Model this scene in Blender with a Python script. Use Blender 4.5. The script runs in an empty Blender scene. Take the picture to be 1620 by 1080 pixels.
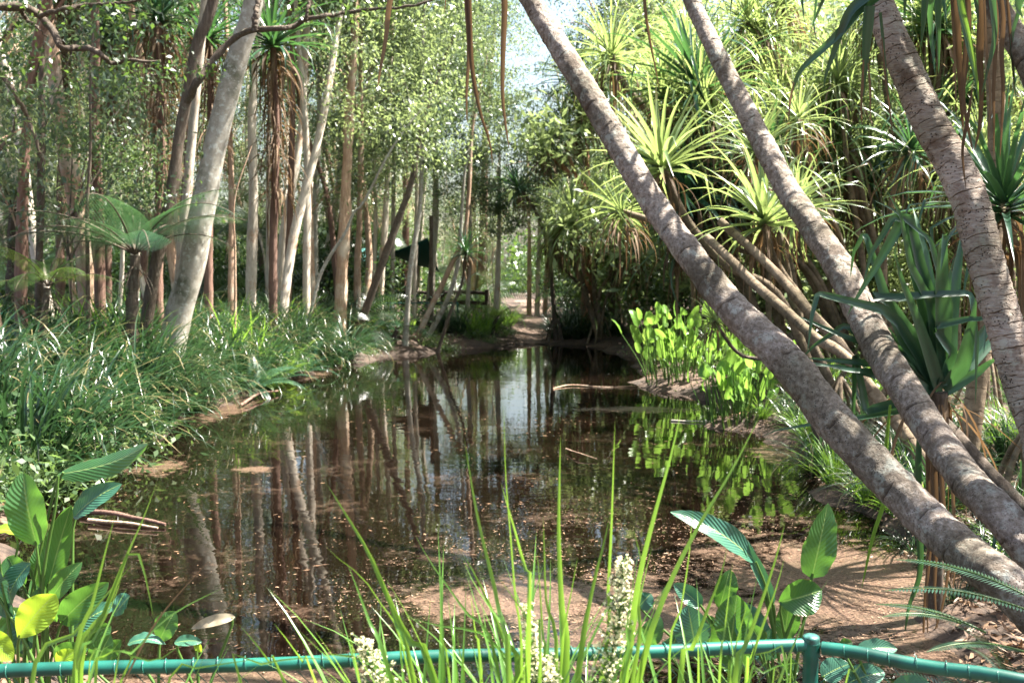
import bpy, math, numpy as np
from mathutils import Vector, Matrix
R = math.radians
C = bpy.context.scene.collection
sc = bpy.context.scene
# ---------------------------------------------------------------- camera, sky, sun, exposure
CZ = 2.4; F = 1600.0; PITCH = math.atan(110/1600)
cam = bpy.data.cameras.new('camera'); camo = bpy.data.objects.new('camera', cam); C.objects.link(camo)
cam.sensor_width = 36; cam.lens = F/1620*36; cam.clip_start = .05; cam.clip_end = 3000
camo.location = (0, 0, CZ); camo.rotation_euler = (math.pi/2-PITCH, 0, 0)
cam.dof.use_dof = True; cam.dof.focus_distance = 5.0; cam.dof.aperture_fstop = 4.5
sc.camera = camo
SUN = Vector((0.60, 0.14, 1.08)).normalized()
w = bpy.data.worlds.new('World'); sc.world = w; w.use_nodes = True
nt = w.node_tree; bg = nt.nodes['Background']; sky = nt.nodes.new('ShaderNodeTexSky')
sky.sky_type = 'NISHITA'; sky.sun_disc = False
sky.sun_elevation = math.asin(SUN.z); sky.sun_rotation = math.atan2(SUN.x, SUN.y)
sky.air_density = 1.2; sky.dust_density = 4.0; sky.ozone_density = 1.0
nt.links.new(sky.outputs[0], bg.inputs[0]); bg.inputs[1].default_value = 0.055
sl = bpy.data.lights.new('sun', 'SUN'); so = bpy.data.objects.new('sun', sl); C.objects.link(so)
sl.energy = 5.0; sl.angle = R(0.53); sl.color = (1.0, .95, .86)
so.rotation_euler = SUN.to_track_quat('Z', 'Y').to_euler(); so.location = (20, 10, 40)
sc.view_settings.view_transform = 'Standard'; sc.view_settings.look = 'None'
sc.view_settings.exposure = 2.8; sc.view_settings.gamma = 1
sc.render.engine = 'CYCLES'
sc.cycles.max_bounces = 7; sc.cycles.diffuse_bounces = 2; sc.cycles.glossy_bounces = 3; sc.cycles.transmission_bounces = 4
# ---------------------------------------------------------------- helpers
rng = np.random.default_rng(7)
cp, sp = math.cos(PITCH), math.sin(PITCH)
def W(px, py, d):                       # the point seen at (px, py) of the photograph, d metres ahead
    a = (px-810)/F; b = (540-py)/F
    y = cp + b*sp; z = -sp + b*cp
    return np.array([a/y*d, d, CZ + z/y*d])
def GZ(px, py, z):                      # where that line of sight meets height z
    b = (540-py)/F
    y = cp + b*sp; zz = -sp + b*cp
    return W(px, py, (z-CZ)/zz*y)
def tag(o, label=None, cat=None, group=None, kind=None):
    if label: o['label'] = label
    if cat: o['category'] = cat
    if group: o['group'] = group
    if kind: o['kind'] = kind
    return o
def empty(name, loc, label, cat, group=None, rz=0, s=1):
    o = bpy.data.objects.new(name, None); C.objects.link(o); o.empty_display_size = .2
    o.location = loc; o.rotation_euler = (0, 0, rz); o.scale = (s, s, s)
    return tag(o, label, cat, group)
def inst(name, mesh, parent=None, loc=(0, 0, 0), rot=(0, 0, 0), s=1):
    o = bpy.data.objects.new(name, mesh); C.objects.link(o)
    if parent: o.parent = parent
    o.location = loc; o.rotation_euler = rot
    o.scale = (s, s, s) if not hasattr(s, '__len__') else s
    return o
def norm(a): return a/np.maximum(np.linalg.norm(a, axis=-1, keepdims=True), 1e-9)
class MB:                               # collects quads, builds ONE mesh
    def __init__(s): s.v = []; s.f = []; s.a = []; s.n = 0
    def add(s, v, f, a):
        v = np.asarray(v, float).reshape(-1, 3); s.v.append(v); s.f.append(np.asarray(f, int).reshape(-1, 4)+s.n)
        s.a.append(np.asarray(a, float).reshape(-1, 3)); s.n += len(v)
    def mesh(s, name, mat, smooth=False, off=None):
        v = np.concatenate(s.v); f = np.concatenate(s.f); a = np.concatenate(s.a)
        if off is not None: v = v - np.asarray(off)
        m = bpy.data.meshes.new(name)
        m.vertices.add(len(v)); m.vertices.foreach_set('co', v.ravel())
        m.loops.add(f.size); m.loops.foreach_set('vertex_index', f.ravel().astype(np.int32))
        m.polygons.add(len(f)); m.polygons.foreach_set('loop_start', np.arange(0, f.size, 4, dtype=np.int32))
        m.polygons.foreach_set('loop_total', np.full(len(f), 4, np.int32))
        if smooth: m.polygons.foreach_set('use_smooth', np.ones(len(f), bool))
        at = m.attributes.new('lv', 'FLOAT_COLOR', 'POINT')
        at.data.foreach_set('color', np.concatenate([a, np.ones((len(a), 1))], 1).ravel())
        m.update(calc_edges=True); m.materials.append(mat)
        return m
    def build(s, name, mat, parent=None, smooth=False, loc=(0, 0, 0)):   # vertices given in world, object origin at loc (parent unrotated)
        off = np.array(loc, float)
        q = parent
        while q is not None: off = off + np.array(q.location); q = q.parent
        return inst(name, s.mesh(name, mat, smooth, off), parent, loc)
def cat(P, n):                          # smooth resample of a control polyline
    P = np.asarray(P, float); k = len(P)
    if k == 2: return P[0] + (P[1]-P[0])*np.linspace(0, 1, n)[:, None]
    Q = np.vstack([2*P[0]-P[1], P, 2*P[-1]-P[-2]])
    L = np.r_[0, np.cumsum(np.linalg.norm(np.diff(P[:, :3], axis=0), axis=1))]
    out = []
    for s_ in np.linspace(0, L[-1], n):
        i = min(np.searchsorted(L, s_, side='right')-1, k-2); t = (s_-L[i])/(L[i+1]-L[i])
        a, b, c, d = Q[i], Q[i+1], Q[i+2], Q[i+3]
        out.append(.5*((2*b)+(-a+c)*t+(2*a-5*b+4*c-d)*t*t+(-a+3*b-3*c+d)*t**3))
    return np.array(out)
def tube(mb, P, rad, sides=8, disp=None, rnd=.5, cap=True):
    P = np.asarray(P, float); n = len(P); rad = np.broadcast_to(np.asarray(rad, float), (n,))
    T = norm(np.gradient(P, axis=0)); up = np.array([0, 0, 1.]) if abs(T[0, 2]) < .9 else np.array([1., 0, 0])
    x = norm(np.cross(up, T[0])); X = [x]
    for i in range(1, n):
        x = X[-1]-T[i]*np.dot(X[-1], T[i]); X.append(x/np.linalg.norm(x))
    X = np.array(X); Y = np.cross(T, X)
    th = np.linspace(0, 2*np.pi, sides, endpoint=False)
    u = np.r_[0, np.cumsum(np.linalg.norm(np.diff(P, axis=0), axis=1))]
    r = rad[:, None]*np.ones(sides)
    if disp is not None: r = r + disp(u[:, None], th[None, :], rad[:, None])
    V = P[:, None] + X[:, None]*(r*np.cos(th))[..., None] + Y[:, None]*(r*np.sin(th))[..., None]
    i = np.arange(n-1)[:, None]*sides; j = np.arange(sides)[None]; k = (j+1) % sides
    f = np.stack([i+j, i+k, i+sides+k, i+sides+j], -1).reshape(-1, 4)
    A = np.stack([np.full((n, sides), rnd), np.broadcast_to(u[:, None], (n, sides)), np.broadcast_to(th/(2*np.pi), (n, sides))], -1)
    mb.add(V, f, A)
    if cap:
        for e, s_ in ((0, 1), (n-1, -1)):
            ring = V[e]; c = ring.mean(0); q = sides//2
            vv = np.vstack([ring, c]); ff = [[sides, (2*a+1) % sides, 2*a, sides] for a in range(0)]
            ff = [[sides, (2*a) % sides, (2*a+1) % sides, (2*a+2) % sides] for a in range(q)]
            if s_ > 0: ff = [x_[::-1] for x_ in ff]
            mb.add(vv, ff, np.tile([rnd, u[e], .5], (sides+1, 1)))
def quadleaves(mb, B, D, N, L, Wd, rnd, fold=.15):   # N leaves of one folded quad each
    D = norm(D); S = norm(np.cross(D, N)); Nn = np.cross(S, D)
    L = np.asarray(L)[:, None]; Wd = np.asarray(Wd)[:, None]
    a = B; t = B + D*L; m = B + D*L*.45
    l = m + S*Wd*.5 + Nn*Wd*fold; r = m - S*Wd*.5 + Nn*Wd*fold
    n = len(B); V = np.stack([a, l, t, r], 1); f = np.arange(4*n).reshape(n, 4)
    A = np.zeros((n, 4, 3)); A[..., 0] = np.asarray(rnd)[:, None]; A[:, 2, 1] = 1; A[:, 1, 1] = .45; A[:, 3, 1] = .45; A[:, 3, 2] = 1; A[:, 0, 2] = .5; A[:, 2, 2] = .5
    mb.add(V, f, A)
PROF = {'strap': lambda t: np.clip(.55+1.8*t, 0, 1)*np.clip((1-t)*1.7, 0, 1)**.8+.004,
        'pand': lambda t: np.clip((1-t)*1.25, 0, 1)**.75+.004,
        'grass': lambda t: np.clip(.5+2*t, 0, 1)*np.clip((1-t)*1.3, 0, 1)**.8+.01,
        'hang': lambda t: np.clip(.4+1.6*t, 0, 1)*np.clip((1-t)*1.5, 0, 1)**.6+.03}
def ribbons(mb, P0, az, el, L, Wd, bend, seg=6, pw=1.4, kt=None, ka=None, fold=.22, rnd=None, prof='pand', wob=0.0):
    n = len(az); t = np.linspace(0, 1, seg+1)[None]
    el = np.asarray(el)[:, None] - np.asarray(bend)[:, None]*t**pw
    if kt is not None: el = el - np.asarray(ka)[:, None]*(t > np.asarray(kt)[:, None])
    el = np.maximum(el, -1.55)
    azz = np.asarray(az)[:, None] + (wob*rng.normal(size=(n, 1))*t if wob else 0*t)
    d = np.stack([np.cos(el)*np.cos(azz), np.cos(el)*np.sin(azz), np.sin(el)], -1)
    st = d[:, :-1]*(np.asarray(L)[:, None, None]/seg)
    P = np.asarray(P0)[:, None] + np.concatenate([np.zeros((n, 1, 3)), np.cumsum(st, 1)], 1)
    S = np.stack([-np.sin(azz), np.cos(azz), 0*azz], -1); N = np.cross(d, S)
    w_ = np.asarray(Wd)[:, None]*PROF[prof](t)
    l = P + S*(w_*.5)[..., None] + N*(w_*fold)[..., None]; r = P - S*(w_*.5)[..., None] + N*(w_*fold)[..., None]
    V = np.stack([l, P, r], 2)
    A = np.zeros(V.shape); A[..., 0] = (rng.random(n) if rnd is None else np.asarray(rnd))[:, None, None]
    A[..., 1] = t[..., None]; A[..., 2] = np.array([0, .5, 1])
    b = (np.arange(n)*(seg+1)*3)[:, None, None] + (np.arange(seg)*3)[None, :, None] + np.array([0, 1])[None, None]
    f = np.stack([b, b+1, b+4, b+3], -1)
    mb.add(V, f, A)
def strapline(mb, P, width, prof='strap', seg=14, fold=.2, rnd=None, facing=None, smooth=True):   # one blade along a hand-set curve
    P = cat(P, seg+1) if smooth else np.asarray(P, float); n = len(P); t = np.linspace(0, 1, n)
    T = norm(np.gradient(P, axis=0)); fc = np.array([0, -1, .35]) if facing is None else np.asarray(facing, float)
    S = norm(np.cross(T, fc)); N = np.cross(S, T)
    w_ = (width*PROF[prof](t))[:, None]
    V = np.stack([P+S*w_*.5+N*w_*fold, P, P-S*w_*.5+N*w_*fold], 1)
    A = np.zeros(V.shape); A[..., 0] = rng.random() if rnd is None else rnd; A[..., 1] = t[:, None]; A[..., 2] = [0, .5, 1]
    b = (np.arange(n-1)*3)[:, None] + np.array([0, 1])[None]
    mb.add(V, np.stack([b, b+1, b+4, b+3], -1), A)
def broadleaf(mb, P0, P1, width, facing=(0, -1, .3), bow=.1, fold=.15, rnd=None, shape=.42, tipdrop=0., nu=18, nv=8, twist=0.):
    P0 = np.asarray(P0, float); P1 = np.asarray(P1, float); ax = P1-P0; Ln = np.linalg.norm(ax); T = ax/Ln
    fc = np.asarray(facing, float); S0 = norm(np.cross(T, fc)); N0 = np.cross(S0, T)
    t = np.linspace(0, 1, nu+1); s = np.linspace(-1, 1, nv+1)
    c = P0 + ax*t[:, None] + N0*(bow*Ln*np.sin(np.pi*t))[:, None] + np.array([0, 0, -1])*(tipdrop*Ln*t**3)[:, None]
    a_ = shape/(1-shape); pr = (t**a_)*(1-t); pr = pr/pr.max(); pr = pr**.72; pr[0] = .05; pr[-1] = .01
    tw = twist*t
    S = S0*np.cos(tw)[:, None] + N0*np.sin(tw)[:, None]; N = -S0*np.sin(tw)[:, None] + N0*np.cos(tw)[:, None]
    r0 = rng.random()
    wav = .035*np.sin(t*17+r0*9)[:, None]*np.abs(s)[None]**2*np.sign(s)[None] + .02*np.sin(t*31+r0*5)[:, None]*np.abs(s)**2
    wd = (width*.5*pr)[:, None]
    V = c[:, None] + S[:, None]*(wd*s)[..., None] + N[:, None]*((width*(fold*np.abs(s)**1.3)*pr[:, None] + width*wav*pr[:, None])[..., None])
    A = np.zeros(V.shape); A[..., 0] = r0 if rnd is None else rnd; A[..., 1] = t[:, None]; A[..., 2] = (s+1)/2
    i = np.arange(nu)[:, None]*(nv+1) + np.arange(nv)[None]
    mb.add(V, np.stack([i, i+1, i+nv+2, i+nv+1], -1), A)
def frond(mb, P0, az, el, L, bend, M=26, pin=.32, pinnules=12, rise=.1, rnd=None, mid=None, slim=.045, bip=True, droop=.35, wp=None):
    t = np.linspace(0, 1, 30); e = el - bend*t**1.3
    d = np.stack([np.cos(e)*math.cos(az), np.cos(e)*math.sin(az), np.sin(e)], -1)
    P = np.asarray(P0) + np.vstack([np.zeros(3), np.cumsum(d[:-1]*L/29, 0)])
    if mid is not None: tube(mid, P[::2], np.linspace(.012, .003, 15)*max(L, .6)/1.4, 5, cap=False)
    S = np.array([-math.sin(az), math.cos(az), 0.]); r0 = rng.random() if rnd is None else rnd
    tt = np.linspace(.16 if bip else .08, .985, M); pos = np.stack([np.interp(tt, t, P[:, k]) for k in range(3)], -1)
    dd = norm(np.stack([np.interp(tt, t, d[:, k]) for k in range(3)], -1)); Nn = np.cross(dd, S)
    pl = pin*L*np.clip(np.sin(np.pi*(tt*.86+.14))**.75, .05, 1) if bip else pin*L*np.clip(1-(tt-.3)**2*1.5, .12, 1)*np.clip((1-tt)*6, .1, 1)
    for sg in (1, -1):
        D = norm(S*sg*1.0 + dd*.35 - Nn*0.0 + np.array([0, 0, -droop])); B = pos
        if bip:
            k = pinnules; ts = (np.arange(k)+.5)/k
            q = B[:, None] + D[:, None]*(pl[:, None]*ts)[..., None] + np.array([0, 0, -1])*(pl[:, None]*.25*ts**2)[..., None]
            q = q.reshape(-1, 3); Dr = np.repeat(D, k, 0); Nr = np.repeat(Nn, k, 0); Sr = norm(np.cross(Nr, Dr))
            ln = (L/M*.62*np.clip(np.repeat(pl, k)/(pin*L)*1.3, .3, 1))*np.tile(1-ts*.6, M) + .004
            for s2 in (1, -1):
                dl = norm(Sr*s2 + Dr*.55)
                quadleaves(mb, q, dl, Nr, ln, np.repeat(pl, k)/k*.5, np.full(len(q), r0)+rng.normal(0, .05, len(q)), .05)
        else:
            quadleaves(mb, B, D, Nn, pl, np.full(M, (slim if wp is None else wp)*L), np.full(M, r0)+rng.normal(0, .05, M), .1)
# ---------------------------------------------------------------- materials
def mat(name):
    m = bpy.data.materials.new(name); m.use_nodes = True; m.node_tree.nodes.clear(); return m, m.node_tree
def nd(nt, t, **k):
    n = nt.nodes.new(t)
    for a, b in k.items(): setattr(n, a, b)
    return n
def ramp(nt, fac, stops):
    r = nd(nt, 'ShaderNodeValToRGB'); e = r.color_ramp.elements
    while len(e) < len(stops): e.new(.5)
    for x, (p, c) in zip(e, stops): x.position = p; x.color = (*c, 1)
    nt.links.new(fac, r.inputs[0]); return r.outputs[0]
def leafmat(name, cols, trans=(.35, .5, .06), tm=.35, rough=.42, spec=.4, stripes=0, yellow=None, veins=0, tips=None, orand=.3):
    m, nt = mat(name); L = nt.links.new
    at = nd(nt, 'ShaderNodeAttribute', attribute_name='lv'); sp_ = nd(nt, 'ShaderNodeSeparateColor'); L(at.outputs['Color'], sp_.inputs[0])
    oi = nd(nt, 'ShaderNodeObjectInfo'); ad = nd(nt, 'ShaderNodeMath', operation='MULTIPLY_ADD')
    L(oi.outputs['Random'], ad.inputs[0]); ad.inputs[1].default_value = orand; L(sp_.outputs[0], ad.inputs[2])
    sb = nd(nt, 'ShaderNodeMath', operation='MULTIPLY'); L(ad.outputs[0], sb.inputs[0]); sb.inputs[1].default_value = 1/(1+orand)
    n = len(cols); st = [(i/(n-1), c) for i, c in enumerate(cols)]
    if yellow: st = [(p*.93, c) for p, c in st] + [(.975, yellow)]
    col = ramp(nt, sb.outputs[0], st)
    if stripes:
        mu = nd(nt, 'ShaderNodeMath', operation='MULTIPLY'); L(sp_.outputs[2], mu.inputs[0]); mu.inputs[1].default_value = stripes
        si = nd(nt, 'ShaderNodeMath', operation='SINE'); L(mu.outputs[0], si.inputs[0])
        mr = nd(nt, 'ShaderNodeMapRange'); L(si.outputs[0], mr.inputs[0]); mr.inputs[1].default_value = -1; mr.inputs[3].default_value = .82; mr.inputs[4].default_value = 1.1
        mx = nd(nt, 'ShaderNodeMix', data_type='RGBA', blend_type='MULTIPLY'); mx.inputs[0].default_value = 1
        L(col, mx.inputs[6]); L(mr.outputs[0], mx.inputs[7]); col = mx.outputs[2]
    if tips:
        tr_ = nd(nt, 'ShaderNodeMapRange'); ta_ = nd(nt, 'ShaderNodeMath', operation='MULTIPLY_ADD'); L(sp_.outputs[0], ta_.inputs[0]); ta_.inputs[1].default_value = .35; L(sp_.outputs[1], ta_.inputs[2])
        L(ta_.outputs[0], tr_.inputs[0]); tr_.inputs[1].default_value = 1.0; tr_.inputs[2].default_value = 1.15
        x_ = nd(nt, 'ShaderNodeMix', data_type='RGBA', blend_type='MIX'); L(tr_.outputs[0], x_.inputs[0]); L(col, x_.inputs[6]); x_.inputs[7].default_value = (*tips, 1); col = x_.outputs[2]
    bmp = None
    if veins:                           # midrib, slanting side veins, brown torn margin, blemishes
        def mt(op, *a):
            q = nd(nt, 'ShaderNodeMath', operation=op)
            for k_, v_ in enumerate(a):
                if isinstance(v_, (int, float)): q.inputs[k_].default_value = v_
                else: L(v_, q.inputs[k_])
            return q.outputs[0]
        def mixc(fac, a, b, bt='MIX'):
            x = nd(nt, 'ShaderNodeMix', data_type='RGBA', blend_type=bt); L(fac, x.inputs[0]); L(a, x.inputs[6]); x.inputs[7].default_value = (*b, 1); return x.outputs[2]
        def rng_(v, a, b, c=0, d=1):
            x = nd(nt, 'ShaderNodeMapRange'); L(v, x.inputs[0]); x.inputs[1].default_value = a; x.inputs[2].default_value = b; x.inputs[3].default_value = c; x.inputs[4].default_value = d; return x.outputs[0]
        ac = mt('ABSOLUTE', mt('SUBTRACT', sp_.outputs[2], .5))
        tc_ = nd(nt, 'ShaderNodeTexCoord'); nz_ = nd(nt, 'ShaderNodeTexNoise'); L(tc_.outputs['Object'], nz_.inputs[0]); nz_.inputs['Scale'].default_value = 14; nz_.inputs['Detail'].default_value = 8
        ph_ = mt('ADD', mt('MULTIPLY', mt('SUBTRACT', sp_.outputs[1], mt('MULTIPLY', ac, .55)), veins), mt('MULTIPLY', nz_.outputs[0], 2.5))
        si_ = mt('SINE', ph_); col = mixc(rng_(si_, .2, 1, 0, .13), col, (.6, .75, .5), 'MULTIPLY'); col = mixc(rng_(ac, .03, .012), col, (.20, .28, .10))
        nb_ = nd(nt, 'ShaderNodeTexNoise'); L(tc_.outputs['Object'], nb_.inputs[0]); nb_.inputs['Scale'].default_value = 26; nb_.inputs['Detail'].default_value = 6
        col = mixc(rng_(mt('ADD', mt('MULTIPLY', ac, 1.0), mt('MULTIPLY', nb_.outputs[0], .25)), .615, .66), col, (.22, .13, .06)); col = mixc(rng_(nb_.outputs[0], .72, .76), col, (.16, .11, .05)); col = mixc(rng_(nz_.outputs[0], .45, .7, 0, .5), col, (1.3, 1.25, .9), 'MULTIPLY')
        bp_ = nd(nt, 'ShaderNodeBump'); bp_.inputs['Strength'].default_value = .3; bp_.inputs['Distance'].default_value = .004; L(mt('ADD', si_, nz_.outputs[0]), bp_.inputs['Height']); bmp = bp_.outputs[0]
    p = nd(nt, 'ShaderNodeBsdfPrincipled'); L(col, p.inputs['Base Color']); p.inputs['Roughness'].default_value = rough
    if bmp: L(bmp, p.inputs['Normal'])
    p.inputs['Specular IOR Level'].default_value = spec
    tr = nd(nt, 'ShaderNodeBsdfTranslucent')
    m2 = nd(nt, 'ShaderNodeMix', data_type='RGBA', blend_type='MIX'); m2.inputs[0].default_value = .72; L(col, m2.inputs[6]); m2.inputs[7].default_value = (*trans, 1)
    L(m2.outputs[2], tr.inputs[0])
    ms = nd(nt, 'ShaderNodeMixShader'); ms.inputs[0].default_value = tm
    L(p.outputs[0], ms.inputs[1]); L(tr.outputs[0], ms.inputs[2])
    o = nd(nt, 'ShaderNodeOutputMaterial'); L(ms.outputs[0], o.inputs[0]); return m
def barkmat(name, stops, scale=(6, 6, 1.2), patch=None, patch_t=.6, patch_s=1.2, rings=0, spots=0, spotcol=(.03, .02, .015), bump=.35, lichen=None, rough=.85, lich_t=.56):
    m, nt = mat(name); L = nt.links.new
    tc = nd(nt, 'ShaderNodeTexCoord'); mp = nd(nt, 'ShaderNodeMapping'); L(tc.outputs['Object'], mp.inputs[0]); mp.inputs['Scale'].default_value = scale
    n1 = nd(nt, 'ShaderNodeTexNoise'); L(mp.outputs[0], n1.inputs[0]); n1.inputs['Scale'].default_value = 3; n1.inputs['Detail'].default_value = 8; n1.inputs['Roughness'].default_value = .7
    col = ramp(nt, n1.outputs[0], stops); hgt = n1.outputs[0]
    at = nd(nt, 'ShaderNodeAttribute', attribute_name='lv'); s3 = nd(nt, 'ShaderNodeSeparateColor'); L(at.outputs['Color'], s3.inputs[0])
    def mixc(fac, a, b, bt='MIX'):
        x = nd(nt, 'ShaderNodeMix', data_type='RGBA', blend_type=bt); L(fac, x.inputs[0]); L(a, x.inputs[6])
        if isinstance(b, tuple): x.inputs[7].default_value = (*b, 1)
        else: L(b, x.inputs[7])
        return x.outputs[2]
    def thr(v, a, b):
        r = nd(nt, 'ShaderNodeMapRange'); L(v, r.inputs[0]); r.inputs[1].default_value = a; r.inputs[2].default_value = b; return r.outputs[0]
    oi = nd(nt, 'ShaderNodeObjectInfo')
    if patch:
        n2 = nd(nt, 'ShaderNodeTexNoise', noise_dimensions='4D'); L(tc.outputs['Object'], n2.inputs[0]); L(oi.outputs['Random'], n2.inputs['W']); n2.inputs['Scale'].default_value = patch_s; n2.inputs['Detail'].default_value = 5; n2.inputs['Roughness'].default_value = .7
        col = mixc(thr(n2.outputs[0], patch_t-.05, patch_t+.06), col, patch)
    if lichen:
        n4 = nd(nt, 'ShaderNodeTexNoise'); L(tc.outputs['Object'], n4.inputs[0]); n4.inputs['Scale'].default_value = 9; n4.inputs['Detail'].default_value = 9; n4.inputs['Roughness'].default_value = .75
        col = mixc(thr(n4.outputs[0], lich_t-.03, lich_t+.05), col, lichen)
    if rings:
        n3 = nd(nt, 'ShaderNodeTexNoise'); L(tc.outputs['Object'], n3.inputs[0]); n3.inputs['Scale'].default_value = 5; n3.inputs['Detail'].default_value = 3
        ma = nd(nt, 'ShaderNodeMath', operation='MULTIPLY_ADD'); L(n3.outputs[0], ma.inputs[0]); ma.inputs[1].default_value = .10; L(s3.outputs[1], ma.inputs[2])
        mm = nd(nt, 'ShaderNodeMath', operation='MULTIPLY'); L(ma.outputs[0], mm.inputs[0]); mm.inputs[1].default_value = rings
        ff = nd(nt, 'ShaderNodeMath', operation='FRACT'); L(mm.outputs[0], ff.inputs[0])
        rg = thr(ff.outputs[0], .10, .0)
        n5 = nd(nt, 'ShaderNodeTexNoise'); L(tc.outputs['Object'], n5.inputs[0]); n5.inputs['Scale'].default_value = 14
        mg = nd(nt, 'ShaderNodeMath', operation='MULTIPLY'); L(rg, mg.inputs[0]); L(thr(n5.outputs[0], .42, .6), mg.inputs[1])
        col = mixc(mg.outputs[0], col, (.07, .05, .04))
        hs = nd(nt, 'ShaderNodeMath', operation='SUBTRACT'); L(hgt, hs.inputs[0]); L(mg.outputs[0], hs.inputs[1]); hgt = hs.outputs[0]
    if spots:
        vo = nd(nt, 'ShaderNodeTexVoronoi'); L(tc.outputs['Object'], vo.inputs[0]); vo.inputs['Scale'].default_value = spots
        n6 = nd(nt, 'ShaderNodeTexNoise'); L(tc.outputs['Object'], n6.inputs[0]); n6.inputs['Scale'].default_value = spots*.22
        sm = nd(nt, 'ShaderNodeMath', operation='MULTIPLY'); L(thr(vo.outputs[0], .3, .18), sm.inputs[0]); L(thr(n6.outputs[0], .48, .56), sm.inputs[1])
        col = mixc(sm.outputs[0], col, spotcol)
        hs = nd(nt, 'ShaderNodeMath', operation='SUBTRACT'); L(hgt, hs.inputs[0]); L(sm.outputs[0], hs.inputs[1]); hgt = hs.outputs[0]
    hv = nd(nt, 'ShaderNodeHueSaturation'); L(col, hv.inputs['Color']); L(thr(oi.outputs['Random'], 0, 1), hv.inputs['Value'])
    r = hv.inputs['Value'].links[0].from_node; r.inputs[3].default_value = .8; r.inputs[4].default_value = 1.2
    p = nd(nt, 'ShaderNodeBsdfPrincipled'); L(hv.outputs[0], p.inputs['Base Color']); p.inputs['Roughness'].default_value = rough; p.inputs['Specular IOR Level'].default_value = .25
    if spots or rings:                  # slow change of tone along the trunk, green grey algae in places
        lo = nd(nt, 'ShaderNodeTexNoise'); L(tc.outputs['Object'], lo.inputs[0]); lo.inputs['Scale'].default_value = 1.6; lo.inputs['Detail'].default_value = 3
        hv2 = nd(nt, 'ShaderNodeMix', data_type='RGBA', blend_type='MULTIPLY'); L(thr(lo.outputs[0], .42, .6), hv2.inputs[0]); L(hv.outputs[0], hv2.inputs[6]); hv2.inputs[7].default_value = (.55, .56, .5, 1); L(hv2.outputs[2], p.inputs['Base Color'])
    bp = nd(nt, 'ShaderNodeBump'); bp.inputs['Strength'].default_value = bump; bp.inputs['Distance'].default_value = .03; L(hgt, bp.inputs['Height']); L(bp.outputs[0], p.inputs['Normal'])
    o = nd(nt, 'ShaderNodeOutputMaterial'); L(p.outputs[0], o.inputs[0]); return m
def plain(name, col, rough=.6, spec=.4, metal=0, noise=.25, ns=12):
    m, nt = mat(name); L = nt.links.new
    tc = nd(nt, 'ShaderNodeTexCoord'); n1 = nd(nt, 'ShaderNodeTexNoise'); L(tc.outputs['Object'], n1.inputs[0]); n1.inputs['Scale'].default_value = ns; n1.inputs['Detail'].default_value = 7
    c2 = ramp(nt, n1.outputs[0], [(.3, tuple(x*(1-noise) for x in col)), (.7, tuple(min(1, x*(1+noise)) for x in col))])
    p = nd(nt, 'ShaderNodeBsdfPrincipled'); L(c2, p.inputs['Base Color']); p.inputs['Roughness'].default_value = rough; p.inputs['Specular IOR Level'].default_value = spec; p.inputs['Metallic'].default_value = metal
    o = nd(nt, 'ShaderNodeOutputMaterial'); L(p.outputs[0], o.inputs[0]); return m
M = {}
M['gum'] = leafmat('gum_leaf', [(.02, .042, .022), (.04, .068, .034), (.08, .11, .065)], (.24, .34, .13), .33, .34, .6)
M['gumlight'] = leafmat('light_leaf', [(.05, .08, .035), (.08, .12, .05), (.14, .18, .075)], (.38, .48, .17), .4, .34, .65)
M['shrub'] = leafmat('shrub_leaf', [(.02, .045, .015), (.04, .075, .025), (.06, .10, .03)], (.2, .34, .05), .3, .35, .55)
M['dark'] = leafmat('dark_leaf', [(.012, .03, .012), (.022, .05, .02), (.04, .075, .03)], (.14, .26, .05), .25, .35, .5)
M['pand'] = leafmat('pandanus_leaf', [(.05, .10, .035), (.09, .145, .055), (.14, .20, .075), (.24, .26, .12)], (.42, .54, .15), .42, .3, .55, stripes=14, yellow=(.30, .21, .11), tips=(.25, .17, .09), orand=.6)
M['panddark'] = leafmat('pandanus_deep_leaf', [(.018, .05, .032), (.025, .07, .04), (.045, .10, .05)], (.12, .3, .06), .22, .3, .55, stripes=14)
M['dead'] = leafmat('dead_leaf', [(.06, .04, .028), (.12, .08, .05), (.22, .15, .09)], (.3, .17, .07), .2, .7, .2, stripes=20)
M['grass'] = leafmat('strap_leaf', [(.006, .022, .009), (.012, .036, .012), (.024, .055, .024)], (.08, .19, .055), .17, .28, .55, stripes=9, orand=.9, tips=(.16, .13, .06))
M['grasslit'] = leafmat('strap_lit_leaf', [(.05, .13, .02), (.08, .19, .03), (.13, .24, .05)], (.35, .6, .06), .38, .28, .6, stripes=22)  # brighter copy of the strap leaf, sunlight put into its colour
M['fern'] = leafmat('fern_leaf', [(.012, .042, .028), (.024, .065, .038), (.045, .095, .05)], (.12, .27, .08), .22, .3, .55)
M['fernlit'] = leafmat('fern_lit_leaf', [(.05, .12, .03), (.08, .16, .04), (.12, .2, .05)], (.4, .6, .08), .4, .4, .4)  # lit copy of the fern leaf, sunlit tone painted in
M['weed'] = leafmat('weed_leaf', [(.02, .05, .018), (.045, .085, .03), (.10, .14, .055)], (.26, .42, .10), .3, .45, .4, yellow=(.25, .18, .08))
M['water_leaf'] = leafmat('water_plant_leaf', [(.07, .16, .025), (.11, .23, .035), (.15, .27, .06)], (.36, .62, .09), .4, .3, .5, veins=40, yellow=(.30, .24, .08), orand=.4)
M['stem'] = leafmat('plant_stem', [(.05, .11, .02), (.08, .15, .03)], (.3, .4, .06), .15, .4, .4)
M['litter'] = leafmat('litter_leaf', [(.07, .04, .025), (.14, .08, .045), (.26, .16, .09)], (.3, .15, .06), .1, .6, .3)
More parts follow.
